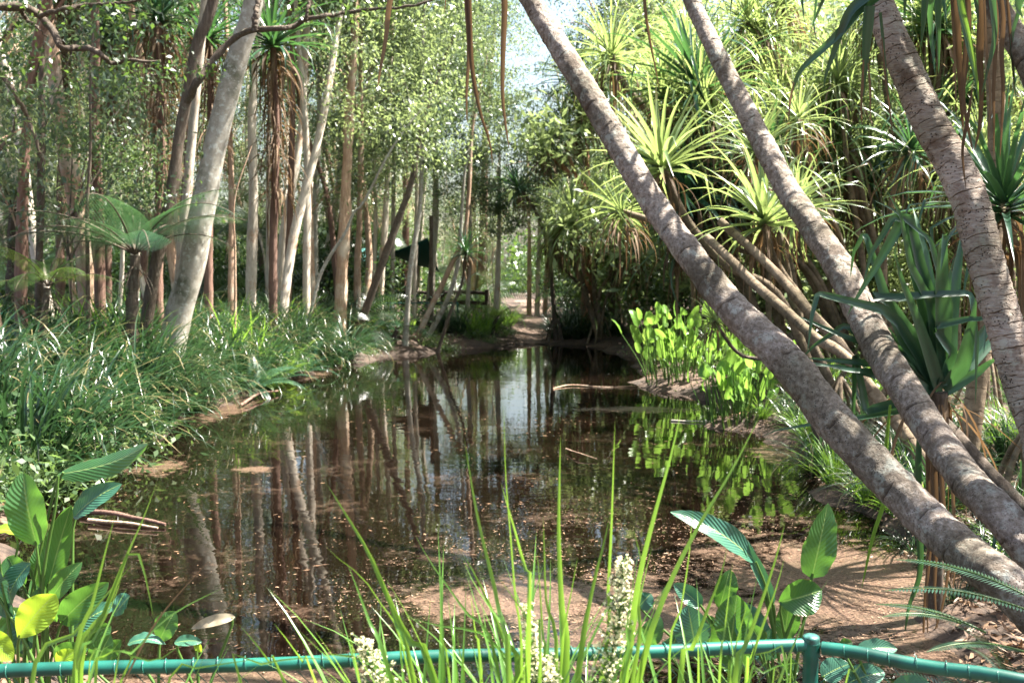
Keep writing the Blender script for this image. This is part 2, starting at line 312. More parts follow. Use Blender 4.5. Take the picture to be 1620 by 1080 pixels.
M['fleck'] = leafmat('litter_fleck', [(.05, .03, .02), (.13, .08, .05), (.24, .15, .09), (.45, .34, .24)], (.3, .2, .1), .05, .5, .4)
M['petal'] = leafmat('petal', [(.72, .68, .42), (.85, .82, .6)], (.85, .8, .5), .35, .6, .2)
M['palebark'] = barkmat('pale_paper_bark', [(.25, (.22, .17, .13)), (.5, (.46, .40, .33)), (.75, (.64, .58, .50))], (9, 9, 1.3), patch=(.36, .21, .13), patch_t=.62)
M['tanbark'] = barkmat('tan_paper_bark', [(.25, (.14, .08, .05)), (.5, (.38, .25, .17)), (.75, (.56, .42, .31))], (9, 9, 1.0), patch=(.50, .42, .33), patch_t=.57, bump=.6)
M['greybark'] = barkmat('grey_smooth_bark', [(.25, (.18, .16, .12)), (.5, (.34, .31, .26)), (.8, (.5, .47, .41))], (3, 3, 2), patch=(.13, .13, .09), patch_t=.62, lichen=(.50, .50, .45), bump=.2)
M['darkbark'] = barkmat('dark_bark', [(.25, (.03, .022, .016)), (.5, (.09, .068, .05)), (.8, (.2, .16, .13))], (10, 10, 1.5), lichen=(.17, .17, .13), bump=.6, lich_t=.6)
M['redbark'] = barkmat('red_brown_bark', [(.25, (.06, .03, .022)), (.5, (.17, .10, .075)), (.8, (.30, .20, .155))], (12, 12, 1.0), bump=.6)
M['pbark'] = barkmat('leaning_trunk_bark', [(.3, (.08, .06, .045)), (.42, (.19, .15, .12)), (.56, (.33, .275, .235)), (.7, (.52, .46, .41))], (11, 11, 11), patch=(.14, .105, .08), patch_t=.56, patch_s=2.6, rings=4.2, spots=75, spotcol=(.09, .07, .055), lichen=(.40, .395, .35), bump=.7, lich_t=.57)
M['ringbark'] = barkmat('ringed_trunk_bark', [(.28, (.15, .10, .075)), (.45, (.38, .30, .25)), (.7, (.62, .54, .47))], (5, 5, 22), patch=(.24, .16, .12), patch_t=.58, patch_s=5, rings=15, spots=60, spotcol=(.10, .075, .055), lichen=(.50, .47, .40), bump=1.0, lich_t=.58)
M['stalk'] = barkmat('pandanus_stalk_bark', [(.25, (.07, .05, .035)), (.5, (.18, .135, .09)), (.75, (.32, .25, .17))], (4, 4, 4), rings=9, bump=.5)
M['ostalk'] = barkmat('orange_stalk_bark', [(.25, (.12, .05, .03)), (.5, (.30, .14, .08)), (.75, (.42, .25, .16))], (4, 4, 4), rings=9, bump=.5)
M['green_paint'] = plain('green_coated_steel', (.006, .075, .055), .4, .45, noise=.55, ns=9)
M['green_cap'] = plain('weathered_cap', (.03, .10, .085), .3, .5, noise=.6, ns=60)
M['wire'] = plain('green_coated_wire', (.02, .10, .075), .35, .5)
M['timber'] = plain('dark_weathered_timber', (.045, .035, .03), .85, .2, noise=.4)
M['post'] = plain('grey_green_post', (.12, .12, .08), .8, .2, noise=.4)
M['sail'] = plain('dark_green_shade_cloth', (.015, .085, .07), .8, .2, noise=.15)
M['palesail'] = plain('pale_shade_cloth', (.38, .48, .42), .8, .2, noise=.15)
M['tealsail'] = plain('teal_shade_cloth', (.10, .28, .27), .8, .2, noise=.15)
# ---------------------------------------------------------------- terrain and pond
EDGE = np.array([(-3.4, 6.2), (-4.9, 9.0), (-4.95, 11.3), (-5.4, 14.8), (-5.35, 19.2), (-5.1, 22.6), (-4.45, 26.5), (-3.0, 29.4), (-1.4, 31.6), (.1, 33.2), (.9, 34), (1.7, 33.4),
    (3.0, 32), (3.6, 27), (2.95, 22.6), (2.75, 21.3), (3.75, 19.4), (3.35, 15.6), (4.0, 14.6), (3.5, 11.3), (3.7, 9.4), (3.25, 7.2), (2.7, 5.6), (1.5, 4.9), (-1.5, 4.9)])
def edge_dist(x, y):                    # signed distance to the pond's edge, negative in the water
    x = np.asarray(x, float); y = np.asarray(y, float); best = np.full(x.shape, 1e9); ins = np.zeros(x.shape, bool); n = len(EDGE)
    for i in range(n):
        a, b = EDGE[i], EDGE[(i+1) % n]; e = b-a
        t = np.clip(((x-a[0])*e[0]+(y-a[1])*e[1])/(e@e), 0, 1)
        best = np.minimum(best, np.hypot(x-a[0]-t*e[0], y-a[1]-t*e[1]))
        c = (a[1] > y) != (b[1] > y); xi = a[0] + (y-a[1])/(e[1] if e[1] else 1e-9)*e[0]; ins ^= c & (x < xi)
    return np.where(ins, -best, best)
def pathx(y): return .95 + .25*np.sin((y-34)*.15)
def ground_z(x, y):
    x = np.asarray(x, float); y = np.asarray(y, float); sd = edge_dist(x, y) + .22*np.sin(x*2.1+y*1.3) + .15*np.sin(y*3.7-x*1.9) + .06*np.sin(x*7+y*9)
    up = np.clip(sd/2.4, 0, 1); up = .5*up**.6
    z = np.where(sd < 0, -.45*np.clip(-sd/1.2, 0, 1), up)
    z = z + np.where(sd > 0, .05*np.sin(x*.9+1)*np.cos(y*.7)+.03*np.sin(x*3.3)*np.sin(y*2.9), 0)*np.clip(sd, 0, 1)
    z = z + .28*np.clip((sd-.4)/1.6, 0, 1)*np.clip((-x-3)/1.5, 0, 1)*np.clip((30-y)/5, 0, 1)
    z = z + .35*np.clip((y-38)/20, 0, 1) + .18*np.clip((2.2-y)/2, 0, 1)*np.clip(sd, 0, 1)
    pm = np.exp(-((x-pathx(y))/1.1)**2)*np.clip((y-32)/1.5, 0, 1)
    return np.where(sd > 0, z*(1-.55*pm*np.clip((52-y)/16, 0, 1)), z)
def gz(x, y): return float(ground_z(np.array([x]), np.array([y]))[0])
xs = np.r_[-600, -300, -150, -90, -60, np.arange(-45, -14, 1.0), np.arange(-14, 14, .22), np.arange(14, 46, 1.0), 60, 90, 150, 300, 600]
ys = np.r_[-300, -100, -30, -12, np.arange(-6, 3, .6), np.arange(3, 36, .22), np.arange(36, 70, .8), np.arange(70, 110, 3), 130, 180, 300, 600]
X, Y = np.meshgrid(xs, ys); Z = ground_z(X, Y)
mb = MB(); ny, nx = X.shape; i = np.arange(ny-1)[:, None]*nx + np.arange(nx-1)[None]
mb.add(np.stack([X, Y, Z], -1), np.stack([i, i+1, i+nx+1, i+nx], -1), np.zeros((X.size, 3)))
m, nt = mat('soil'); L = nt.links.new
tc = nd(nt, 'ShaderNodeTexCoord'); n1 = nd(nt, 'ShaderNodeTexNoise'); L(tc.outputs['Object'], n1.inputs[0]); n1.inputs['Scale'].default_value = 1.1; n1.inputs['Detail'].default_value = 9; n1.inputs['Roughness'].default_value = .7
n2 = nd(nt, 'ShaderNodeTexNoise'); L(tc.outputs['Object'], n2.inputs[0]); n2.inputs['Scale'].default_value = 22; n2.inputs['Detail'].default_value = 5
c1 = ramp(nt, n1.outputs[0], [(.3, (.018, .013, .01)), (.5, (.055, .038, .027)), (.62, (.10, .068, .048)), (.75, (.04, .05, .02))])
c2 = ramp(nt, n2.outputs[0], [(.3, (.45, .4, .38)), (.7, (1.5, 1.4, 1.3))])
mx = nd(nt, 'ShaderNodeMix', data_type='RGBA', blend_type='MULTIPLY'); mx.inputs[0].default_value = 1; L(c1, mx.inputs[6]); L(c2, mx.inputs[7])
p = nd(nt, 'ShaderNodeBsdfPrincipled'); L(mx.outputs[2], p.inputs['Base Color']); p.inputs['Roughness'].default_value = .9
bp = nd(nt, 'ShaderNodeBump'); bp.inputs['Strength'].default_value = .7; bp.inputs['Distance'].default_value = .05; L(n2.outputs[0], bp.inputs['Height']); L(bp.outputs[0], p.inputs['Normal'])
o = nd(nt, 'ShaderNodeOutputMaterial'); L(p.outputs[0], o.inputs[0]); M['soil'] = m
tag(mb.build('ground', m, smooth=True), kind='structure')
# path beyond the pond, a sheet just above the ground
py_ = np.linspace(33.6, 58, 70); u = np.linspace(-1, 1, 9); mb = MB()
PX = pathx(py_)[:, None] + u[None]*(.75+.15*np.sin(py_*1.3))[:, None]; PY = np.repeat(py_[:, None], 9, 1); PZ = ground_z(PX, PY)+.03-.02*np.abs(u)[None]
i = np.arange(69)[:, None]*9 + np.arange(8)[None]; mb.add(np.stack([PX, PY, PZ], -1), np.stack([i, i+1, i+10, i+9], -1), np.zeros((630, 3)))
M['path'] = plain('trodden_earth', (.15, .105, .08), .9, .2, noise=.5, ns=5)
tag(mb.build('path', M['path'], smooth=True), kind='structure')
# water: dark tannin pond, with a film of fine brown litter lying on it in patches
m, nt = mat('pond_water'); L = nt.links.new
tc = nd(nt, 'ShaderNodeTexCoord'); sx = nd(nt, 'ShaderNodeSeparateXYZ'); L(tc.outputs['Object'], sx.inputs[0])
def math_(op, a, b=None, c=None):
    n = nd(nt, 'ShaderNodeMath', operation=op)
    for k, v in enumerate((a, b, c)):
        if v is None: continue
        if isinstance(v, (int, float)): n.inputs[k].default_value = v
        else: L(v, n.inputs[k])
    return n.outputs[0]
def noise_(scale, detail=4, rough=.6, src=None, dist=0):
    n = nd(nt, 'ShaderNodeTexNoise'); L(src or tc.outputs['Object'], n.inputs[0]); n.inputs['Scale'].default_value = scale; n.inputs['Detail'].default_value = detail; n.inputs['Roughness'].default_value = rough; n.inputs['Distortion'].default_value = dist
    return n.outputs[0]
def blob(cx, cy, rx, ry):               # 1 at the centre of a patch of film, 0 at its rim
    a = math_('DIVIDE', math_('SUBTRACT', sx.outputs[0], cx), rx); b = math_('DIVIDE', math_('SUBTRACT', sx.outputs[1], cy), ry)
    return math_('MAXIMUM', math_('SUBTRACT', 1, math_('SQRT', math_('ADD', math_('MULTIPLY', a, a), math_('MULTIPLY', b, b)))), -.6)
field = None
for b_ in [(2.7, 7.4, 2.0, 2.6), (1.1, 6.9, 1.8, 1.5), (.1, 7.3, 1.3, .9), (-1.4, 5.7, 1.6, .55), (-4.4, 12.4, .5, .8), (-3.1, 12.2, .35, .3), (3.6, 13.2, .6, .9), (-4.6, 24.5, .5, 2.6), (-5.0, 17.5, .5, 2.4), (2.2, 17.6, 1.5, .6)]:
    v = blob(*b_); field = v if field is None else math_('MAXIMUM', field, v)
nz = math_('SUBTRACT', noise_(1.3, 8, .65), .5); nz2 = math_('SUBTRACT', noise_(9, 6, .7), .5)
fl = math_('ADD', math_('ADD', field, math_('MULTIPLY', nz, 1.8)), math_('MULTIPLY', nz2, 1.9))
mr = nd(nt, 'ShaderNodeMapRange'); L(fl, mr.inputs[0]); mr.inputs[1].default_value = .25; mr.inputs[2].default_value = .6; film = mr.outputs[0]
vo = nd(nt, 'ShaderNodeTexVoronoi'); L(tc.outputs['Object'], vo.inputs[0]); vo.inputs['Scale'].default_value = 48
thin = math_('MULTIPLY', math_('GREATER_THAN', noise_(2.2, 5, .6), .47), math_('LESS_THAN', vo.outputs['Distance'], .20))
gr = math_('GREATER_THAN', noise_(70, 3, .6), .42)
near_ = nd(nt, 'ShaderNodeMapRange'); L(sx.outputs[1], near_.inputs[0]); near_.inputs[1].default_value = 19; near_.inputs[2].default_value = 8
th2 = nd(nt, 'ShaderNodeMapRange'); L(math_('ADD', noise_(.8, 8, .7), math_('MULTIPLY', nz2, .6)), th2.inputs[0]); th2.inputs[1].default_value = .56; th2.inputs[2].default_value = .66; thin = math_('MAXIMUM', thin, math_('MULTIPLY', math_('MULTIPLY', th2.outputs[0], near_.outputs[0]), 1.8))
cov = math_('MAXIMUM', math_('MULTIPLY', film, math_('MULTIPLY_ADD', gr, .55, .33)), math_('MULTIPLY', thin, .16))
sp1 = ramp(nt, noise_(38, 7, .8), [(.38, (.03, .018, .012)), (.5, (.10, .06, .04)), (.62, (.21, .135, .088)), (.72, (.48, .37, .27))])
n_b = noise_(2.3, 5, .6); gm = nd(nt, 'ShaderNodeMix', data_type='RGBA', blend_type='MIX'); L(ramp(nt, n_b, [(.46, (0, 0, 0)), (.62, (.5, .5, .5))]), gm.inputs[0]); L(sp1, gm.inputs[6]); gm.inputs[7].default_value = (.05, .04, .022, 1)
pf = nd(nt, 'ShaderNodeBsdfPrincipled'); L(gm.outputs[2], pf.inputs['Base Color']); pf.inputs['Roughness'].default_value = .42; pf.inputs['Specular IOR Level'].default_value = .4
pw = nd(nt, 'ShaderNodeBsdfPrincipled'); pw.inputs['Base Color'].default_value = (.0035, .002, .0012, 1); pw.inputs['Roughness'].default_value = .015; pw.inputs['IOR'].default_value = 1.36; pw.inputs['Specular IOR Level'].default_value = .6
mp = nd(nt, 'ShaderNodeMapping'); L(tc.outputs['Object'], mp.inputs[0]); mp.inputs['Scale'].default_value = (1, 1.4, 1)
h = math_('ADD', noise_(1.6, 2, .5, mp.outputs[0], .4), math_('MULTIPLY', noise_(7, 2, .5, mp.outputs[0]), .10))
bp = nd(nt, 'ShaderNodeBump'); bp.inputs['Strength'].default_value = .13; bp.inputs['Distance'].default_value = .02; L(h, bp.inputs['Height']); L(bp.outputs[0], pw.inputs['Normal'])
ms = nd(nt, 'ShaderNodeMixShader'); L(cov, ms.inputs[0]); L(pw.outputs[0], ms.inputs[1]); L(pf.outputs[0], ms.inputs[2])
o = nd(nt, 'ShaderNodeOutputMaterial'); L(ms.outputs[0], o.inputs[0]); M['water'] = m
mb = MB(); gx = np.linspace(-7, 6, 14); gy = np.linspace(3.6, 35.5, 33); GX, GY = np.meshgrid(gx, gy)
i = np.arange(32)[:, None]*14 + np.arange(13)[None]; mb.add(np.stack([GX, GY, 0*GX], -1), np.stack([i, i+1, i+15, i+14], -1), np.zeros((GX.size, 3)))
tag(mb.build('pond_water', m), kind='structure')

# ---------------------------------------------------------------- shared leaf masses
def cloud(seed, n, size, ll, lw, clusters, droop=.5, gap=.25, flat=1.):
    g = np.random.default_rng(seed); mb = MB()
    c = norm(g.normal(size=(clusters, 3)))*(g.random((clusters, 1))**.45)*np.array(size)
    sc_ = g.uniform(.5, 1.2, clusters)*gap*max(size)
    k = g.choice(clusters, n, p=sc_**2/np.sum(sc_**2)); B = c[k] + g.normal(size=(n, 3))*sc_[k, None]*np.array([1, 1, .6*flat])
    D = g.normal(size=(n, 3)); D[:, 2] -= droop*1.5; N = g.normal(size=(n, 3)); N[:, 2] += 1.2
    quadleaves(mb, B, D, N, g.uniform(.6, 1.3, n)*ll, g.uniform(.7, 1.2, n)*lw, g.random(n), .12)
    return mb, c
def limbs(mb, starts, ends, r0, r1, seed=0, sag=.1):
    g = np.random.default_rng(seed)
    for a, b in zip(starts, ends):
        a = np.asarray(a); b = np.asarray(b); L_ = np.linalg.norm(b-a)
        mid = a+(b-a)*.5+g.normal(size=3)*L_*.09+np.array([0, 0, sag*L_]); tube(mb, cat([a, mid, b], 8), np.linspace(r0, r1, 8), 5, rnd=g.random(), cap=False)
def gum(seed, H, r, cf, n, ll, lw, nlimb=9, spread=1.7, bark='palebark', leaf='gum', lean=.8, ncl=46, fork=False):
    g = np.random.default_rng(seed); tb = MB(); cb = MB()
    k = 7; z = np.linspace(-.3, H, k); off = np.cumsum(g.normal(0, .24, (k, 2)), 0); off -= off[0]; off += np.outer(z/H, g.normal(0, lean, 2))
    P = cat(np.c_[off, z], 40); rr = np.interp(P[:, 2], [-.3, .5, H], [r*1.25, r, r*.22])
    dsp = lambda u, th, rad: rad*(.10*np.sin(3*th+u*.8+seed)+.07*np.sin(2*th-u*1.7)+.05*np.sin(u*5+th))
    tube(tb, P, rr, 10, dsp, rnd=.5)
    tips = []
    for i in range(nlimb):
        f = g.uniform(cf, .97); q = P[int(f*39)]; a = g.uniform(0, 6.28); ln = spread*g.uniform(.5, 1.2)*(1.25-.6*f)
        e = q + np.array([math.cos(a)*ln, math.sin(a)*ln, ln*g.uniform(.4, 1.3)]); limbs(tb, [q], [e], r*.38*(1.2-f*.7), .012, seed+i); tips.append(e)
        for j in range(2):
            m_ = q+(e-q)*g.uniform(.4, .8); e2 = m_+g.normal(size=3)*ln*.4; limbs(tb, [m_], [e2], .018, .006, seed+i*7+j, 0); tips.append(e2)
    tips = np.array(tips); extra = tips[g.choice(len(tips), ncl)] + g.normal(size=(ncl, 3))*[.7, .7, .6]
    cc = np.vstack([tips, extra, P[-3:]]); s = g.uniform(.14, .40, len(cc)); kx = g.choice(len(cc), n, p=s**1.5/np.sum(s**1.5))
    B = cc[kx]+g.normal(size=(n, 3))*s[kx, None]*[1, 1, .7]; D = g.normal(size=(n, 3)); D[:, 2] -= .9; N = g.normal(size=(n, 3)); N[:, 2] += .8
    quadleaves(cb, B, D, N, g.uniform(.6, 1.4, n)*ll, g.uniform(.7, 1.2, n)*lw, g.random(n), .12)
    return tb.mesh('paperbark_trunk', M[bark], True), cb.mesh('paperbark_crown', M[leaf])
BARKS = ['palebark', 'palebark', 'tanbark', 'tanbark', 'redbark', 'greybark', 'palebark', 'tanbark']
GUMS = [gum(100+i, [15, 13, 16, 12, 14, 13, 17, 14][i], [.11, .08, .12, .075, .10, .08, .13, .09][i], [.38, .3, .42, .28, .36, .4, .45, .33][i],
            5000, .13, .042, 11, [1.9, 1.6, 2.1, 1.5, 1.7, 1.6, 2.2, 1.7][i], BARKS[i], ['gum', 'gumlight', 'gum', 'gumlight', 'gum', 'gumlight', 'gum', 'gumlight'][i]) for i in range(8)]
CLOUDS = [cloud(300+i, 4200, [(2.2, 2.2, 1.7), (2.8, 2.6, 2.0), (1.6, 1.6, 1.2)][i], .13, .048, 44, gap=.14)[0].mesh('leaf_crown', M[['gum', 'gumlight', 'gum'][i]]) for i in range(3)]
TREE_ZONE = [('slender paperbark tree in the dense stand far left behind the pond', 'paperbarks far left'),
             ('slender paperbark tree in the woodland straight behind the pond', 'paperbarks behind the pond'),
             ('leafy pale trunked tree in the bright woodland on the right', 'trees on the bright right side')]
def put_tree(k, x, y, rz, s, zone, tilt=(0, 0)):
    lab, grp = TREE_ZONE[zone]
    t = empty('paperbark_tree', (x, y, gz(x, y)), lab, 'tree', grp, rz, s); t.rotation_euler = (tilt[0], tilt[1], rz)
    inst('trunk', GUMS[k][0], t); inst('crown', GUMS[k][1], t); return t
g = np.random.default_rng(11); placed = []
HAND_X = []
def try_trees(n, xr, yr, zone, kinds, smin=.8, smax=1.2, mind=1.6):
    c = 0; tries = 0
    while c < n and tries < 4000:
        tries += 1; y = g.uniform(*yr); f = g.uniform(*xr); x = f*y
        if edge_dist(np.array([x]), np.array([y]))[0] < 2.0: continue
        if abs(x-pathx(y)) < 1.6 or (y < 47 and -.135 < f < -.062): continue
        if any((x-a)**2+(y-b)**2 < mind**2 for a, b in placed): continue
        placed.append((x, y)); c += 1; low = .42 if -.08 < f < .06 else (.6 if f < .12 and f > 0 else 1)
        put_tree(int(g.choice(kinds)), x, y, g.uniform(0, 6.28), low*g.uniform(smin, smax), zone, g.normal(0, .075, 2))
try_trees(72, (-.56, -.15), (26, 62), 0, [0, 2, 4, 6, 0, 2, 4, 6, 7, 3], mind=1.25)
try_trees(42, (-.17, .12), (37, 72), 1, [0, 1, 2, 3, 4, 6, 7])
try_trees(34, (.10, .58), (30, 66), 2, [1, 3, 5, 7, 1, 3, 0])
try_trees(26, (-.5, -.13), (22, 42), 0, [0, 1, 3, 6, 7], .42, .62, 1.0)
try_trees(12, (-.12, .02), (36, 48), 1, [0, 1, 3, 6, 7], .42, .6, 1.0)
for x, y, k, s in [(-6.6, 19.5, 0, 1.05), (-7.4, 23, 2, 1.0), (-5.9, 25.5, 6, 1.0), (-8.5, 17.5, 4, 1.05), (-5.6, 28.5, 3, 1.1), (-9.5, 21, 6, .95), (-7.2, 14.5, 3, 1.0)]: put_tree(k, x, y, x*3, s, 0, (0, .12))  # extra trees added so their high crowns shade the left bank
# ---------------------------------------------------------------- understorey
def shrub(seed, h, w_, n, ll, lw, leaf):
    g = np.random.default_rng(seed); tb = MB(); cb = MB()
    for i in range(7):
        a = g.uniform(0, 6.28); e = np.array([math.cos(a)*w_*.4*g.random(), math.sin(a)*w_*.4*g.random(), h*g.uniform(.5, .85)]); limbs(tb, [(0, 0, -.1)], [e], .03, .008, seed+i)
    ncl = 26; c = g.normal(size=(ncl, 3))*[w_*.27, w_*.27, h*.22]+[0, 0, h*.55]; c[:, 2] = np.abs(c[:, 2]); s = g.uniform(.12, .32, ncl)*w_*.6
    k = g.choice(ncl, n); B = c[k]+g.normal(size=(n, 3))*s[k, None]*[1, 1, .8]; B[:, 2] = np.abs(B[:, 2]); D = g.normal(size=(n, 3)); D[:, 2] -= .2; N = g.normal(size=(n, 3)); N[:, 2] += 1.3
    quadleaves(cb, B, D, N, g.uniform(.6, 1.3, n)*ll, g.uniform(.7, 1.2, n)*lw, g.random(n), .1)
    return tb.mesh('shrub_stems', M['darkbark'], True), cb.mesh('shrub_foliage', M[leaf])
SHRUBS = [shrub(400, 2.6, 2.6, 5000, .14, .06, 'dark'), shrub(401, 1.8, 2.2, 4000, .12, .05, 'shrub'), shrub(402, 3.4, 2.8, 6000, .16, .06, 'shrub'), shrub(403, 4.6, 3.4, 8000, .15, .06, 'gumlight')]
def palm(seed, h, n=13, L_=2.3):
    g = np.random.default_rng(seed); tb = MB(); cb = MB()
    tube(tb, cat([(0, 0, -.2), (.05, .03, h*.5), (0, 0, h)], 12), np.linspace(.11, .08, 12), 8)
    for i in range(n):
        el = g.uniform(.2, 1.35); frond(cb, (0, 0, h), g.uniform(0, 6.28), el, L_*g.uniform(.75, 1.1), g.uniform(1.1, 1.9), 26, .3, mid=cb, slim=.02, bip=False, droop=.7)
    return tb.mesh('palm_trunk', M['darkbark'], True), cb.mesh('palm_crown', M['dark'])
PALMS = [palm(500, 1.6), palm(501, 3.2), palm(502, .4, 15, 2.6)]
def put(kind, meshes, parts, x, y, s, label, catg, group, rz=None, dz=0, name=None):
    t = empty(kind, (x, y, gz(x, y)+dz), label, catg, group, g.uniform(0, 6.28) if rz is None else rz, s)
    for pn, me in zip(parts, meshes): inst(pn, me, t)
    return t
def scatter(n, xr, yr, fn, mind=1.2, pond=1.6):
    c = 0; tries = 0; loc = []
    while c < n and tries < 5000:
        tries += 1; y = g.uniform(*yr); x = g.uniform(*xr)*y
        if y < 62 and -.135 < x/y < -.07: continue
        if edge_dist(np.array([x]), np.array([y]))[0] < pond or (abs(x-pathx(y)) < 1.7 and y < 60): continue
        if any((x-a)**2+(y-b)**2 < mind**2 for a, b in loc): continue
        loc.append((x, y)); c += 1; fn(x, y, c)
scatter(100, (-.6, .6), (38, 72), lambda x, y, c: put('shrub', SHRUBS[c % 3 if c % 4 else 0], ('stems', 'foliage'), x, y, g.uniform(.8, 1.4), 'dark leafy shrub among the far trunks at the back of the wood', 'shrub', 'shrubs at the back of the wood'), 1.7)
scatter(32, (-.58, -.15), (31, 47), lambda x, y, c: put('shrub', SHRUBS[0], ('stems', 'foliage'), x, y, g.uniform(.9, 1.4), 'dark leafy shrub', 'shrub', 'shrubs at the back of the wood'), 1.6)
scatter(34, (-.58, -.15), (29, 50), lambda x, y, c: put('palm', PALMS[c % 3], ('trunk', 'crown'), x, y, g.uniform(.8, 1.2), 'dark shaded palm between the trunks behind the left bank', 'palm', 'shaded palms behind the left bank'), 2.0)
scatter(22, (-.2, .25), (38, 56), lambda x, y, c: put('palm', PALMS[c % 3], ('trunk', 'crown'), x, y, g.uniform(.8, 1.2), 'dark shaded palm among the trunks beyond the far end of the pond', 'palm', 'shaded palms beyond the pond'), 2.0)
scatter(22, (.16, .62), (22, 44), lambda x, y, c: put('shrub', SHRUBS[3 if c % 3 else 2], ('stems', 'foliage'), x, y, g.uniform(.9, 1.4), 'tall light green bush in the sunny thicket on the right', 'shrub', 'bushes in the right thicket'), 1.8)
scatter(16, (.12, .6), (26, 46), lambda x, y, c: put('shrub', SHRUBS[3], ('stems', 'foliage'), x, y, g.uniform(1.5, 2.3), 'light green bush', 'shrub', 'bushes in the right thicket'), 2.2)
# far wood closing the view low down: one mass nobody could count
mb = MB(); n = 110000; gg = np.random.default_rng(5)
az_ = gg.uniform(-.85, .85, n); dd_ = gg.uniform(74, 88, n); Bz = np.abs(gg.normal(0, 1, n))**1.1*2.2
keep = np.sin(az_*41)+np.sin(az_*97+1)*.7+gg.normal(0, .7, n) > -.55*(Bz < 2.4)+.15
B = np.c_[dd_*np.sin(az_), dd_*np.cos(az_), Bz+.4][keep]; n = len(B); D = gg.normal(size=(n, 3)); N = gg.normal(size=(n, 3)); N[:, 1] -= 1
quadleaves(mb, B, D, N, gg.uniform(.3, .7, n), gg.uniform(.15, .35, n), gg.random(n))
tag(mb.build('far_wood', M['shrub']), 'far off wood of dark leaves behind all the trunks', 'wood', kind='stuff')
# ---------------------------------------------------------------- individually placed background trunks
def px_tree(pts, d, wpx, bark, label, crown=None, H=13, d2=None, name='paperbark_tree', catg='tree', sides=10, rough=.09, base_drop=True, extra=None, wtop=None, group=None, cscale=1.0):
    """trunk through image points (bottom first), carried down to the ground and up to height H"""
    d2 = d if d2 is None else d2; ds = np.linspace(d, d2, len(pts)); P = [W(a, b, e) for (a, b), e in zip(pts, ds)]
    if base_drop:
        z0 = gz(P[0][0], P[0][1]); dirn = (P[0]-P[1]); k = (P[0][2]-z0+.25)/max(-dirn[2], .3)
        if P[0][2] > z0-.1: P = [P[0]+dirn*min(k, 3)] + P
    if H and P[-1][2] < H:
        dirn = norm(P[-1]-P[-2]); dirn = norm(dirn+np.array([0, 0, .6])); P = P+[P[-1]+dirn*(H-P[-1][2])*.5/dirn[2], P[-1]+dirn*(H-P[-1][2])/dirn[2]+np.array([.3, .2, 0])]
    base = np.array([P[0][0], P[0][1], gz(P[0][0], P[0][1])])
    t = empty(name, base, label, catg, group)
    r = wpx/F*d*.5; rt = (wtop if wtop else wpx*.62)/F*d2*.5
    C_ = cat(P, 70); s = np.linspace(0, 1, 70); rr = np.interp(s, [0, .06, .6, 1], [r*1.3, r*1.05, rt*1.02, rt*.5]) if H else np.interp(s, [0, 1], [r, rt])
    ph = rng.uniform(0, 6)
    tb = MB(); tube(tb, C_, rr, sides, lambda u, th, rad: rad*rough*(np.sin(3*th+u*.9+ph)+.7*np.sin(2*th-u*2.1+ph)+.5*np.sin(u*6+2*th)), rnd=rng.random())
    if extra: extra(tb)
    if crown is not None:
        for q in crown:
            limbs(tb, [C_[int(rng.uniform(52, 62))]], [q], rt*.5, .01, int(rng.integers(999)))
    tb.build('trunk', M[bark], t, True)
    if crown is not None:
        for q in crown: inst('crown', CLOUDS[int(rng.integers(3))], t, tuple(q-base), (0, 0, rng.uniform(0, 6.28)), cscale)
    return t, C_
def above(P, z, s=1.5, n=2): return [P + np.array([rng.normal(0, s), rng.normal(0, s), z+rng.uniform(-1, 1)]) for _ in range(n)]
def hand(pts, d, w, bark, label, ncrown=2, H=13, d2=None, **k):
    top = W(*pts[-1], d if d2 is None else d2); cr = [np.array([top[0]+rng.normal(0, 1.4), top[1]+rng.normal(0, 1.4), rng.uniform(H-3.5, H+.5)]) for _ in range(ncrown)] if ncrown else None
    return px_tree(pts, d, w, bark, label, cr, H, d2, **k)
hand([(63, 560), (62, 420), (65, 250), (66, 100), (64, 0)], 17, 13, 'darkbark', 'straight dark thin trunk nearest the left edge of the photo')
hand([(140, 520), (136, 430), (122, 330), (98, 220), (85, 120), (74, 30)], 19, 27, 'tanbark', 'thick orange tan paperbark trunk leaning left behind the dark thin trunk', wtop=20, rough=.13)
hand([(160, 560), (158, 470), (157, 400), (156, 320), (150, 230), (152, 100)], 18.5, 17, 'redbark', 'dark brown trunk between the orange paperbark and the tree fern')
hand([(139, 540), (139, 420), (138, 330), (143, 240)], 16.5, 7, 'darkbark', 'thin dark sapling just left of the tree fern', 1, 8)
hand([(228, 540), (243, 440), (258, 365), (272, 300), (283, 215), (300, 130), (315, 60), (338, 0)], 17.5, 20, 'darkbark', 'dark leaning trunk between the tree fern and the thick grey trunk', wtop=15)
hand([(270, 565), (285, 490), (302, 430), (318, 340), (342, 220), (365, 130), (385, 60), (402, 0)], 18, 42, 'greybark', 'thickest smooth grey trunk leaning right above the left bank', 3, 14, wtop=27, rough=.05, sides=14)
hand([(365, 520), (366, 400), (366, 280), (362, 150)], 24, 10, 'tanbark', 'narrow tan trunk just right of the thick grey trunk')
hand([(297, 450), (291, 330), (300, 200), (303, 100)], 24, 12, 'redbark', 'reddish trunk hidden partly behind the thick grey leaning trunk')
hand([(396, 500), (399, 400), (401, 300), (398, 190), (405, 90), (416, 0)], 26, 17, 'palebark', 'pale flaky trunk below the shaggy brown palm skirt')
hand([(371, 535), (372, 480), (372, 400)], 21, 5, 'tanbark', 'very thin tan pole in front of the pale flaky trunk', 0, 5)
hand([(424, 480), (425, 380), (424, 260), (430, 130)], 30, 9, 'palebark', 'thin pale trunk immediately right of the flaky pale trunk')
hand([(455, 500), (458, 380), (461, 260), (463, 150)], 27, 12, 'redbark', 'dark red trunk standing alone left of centre')
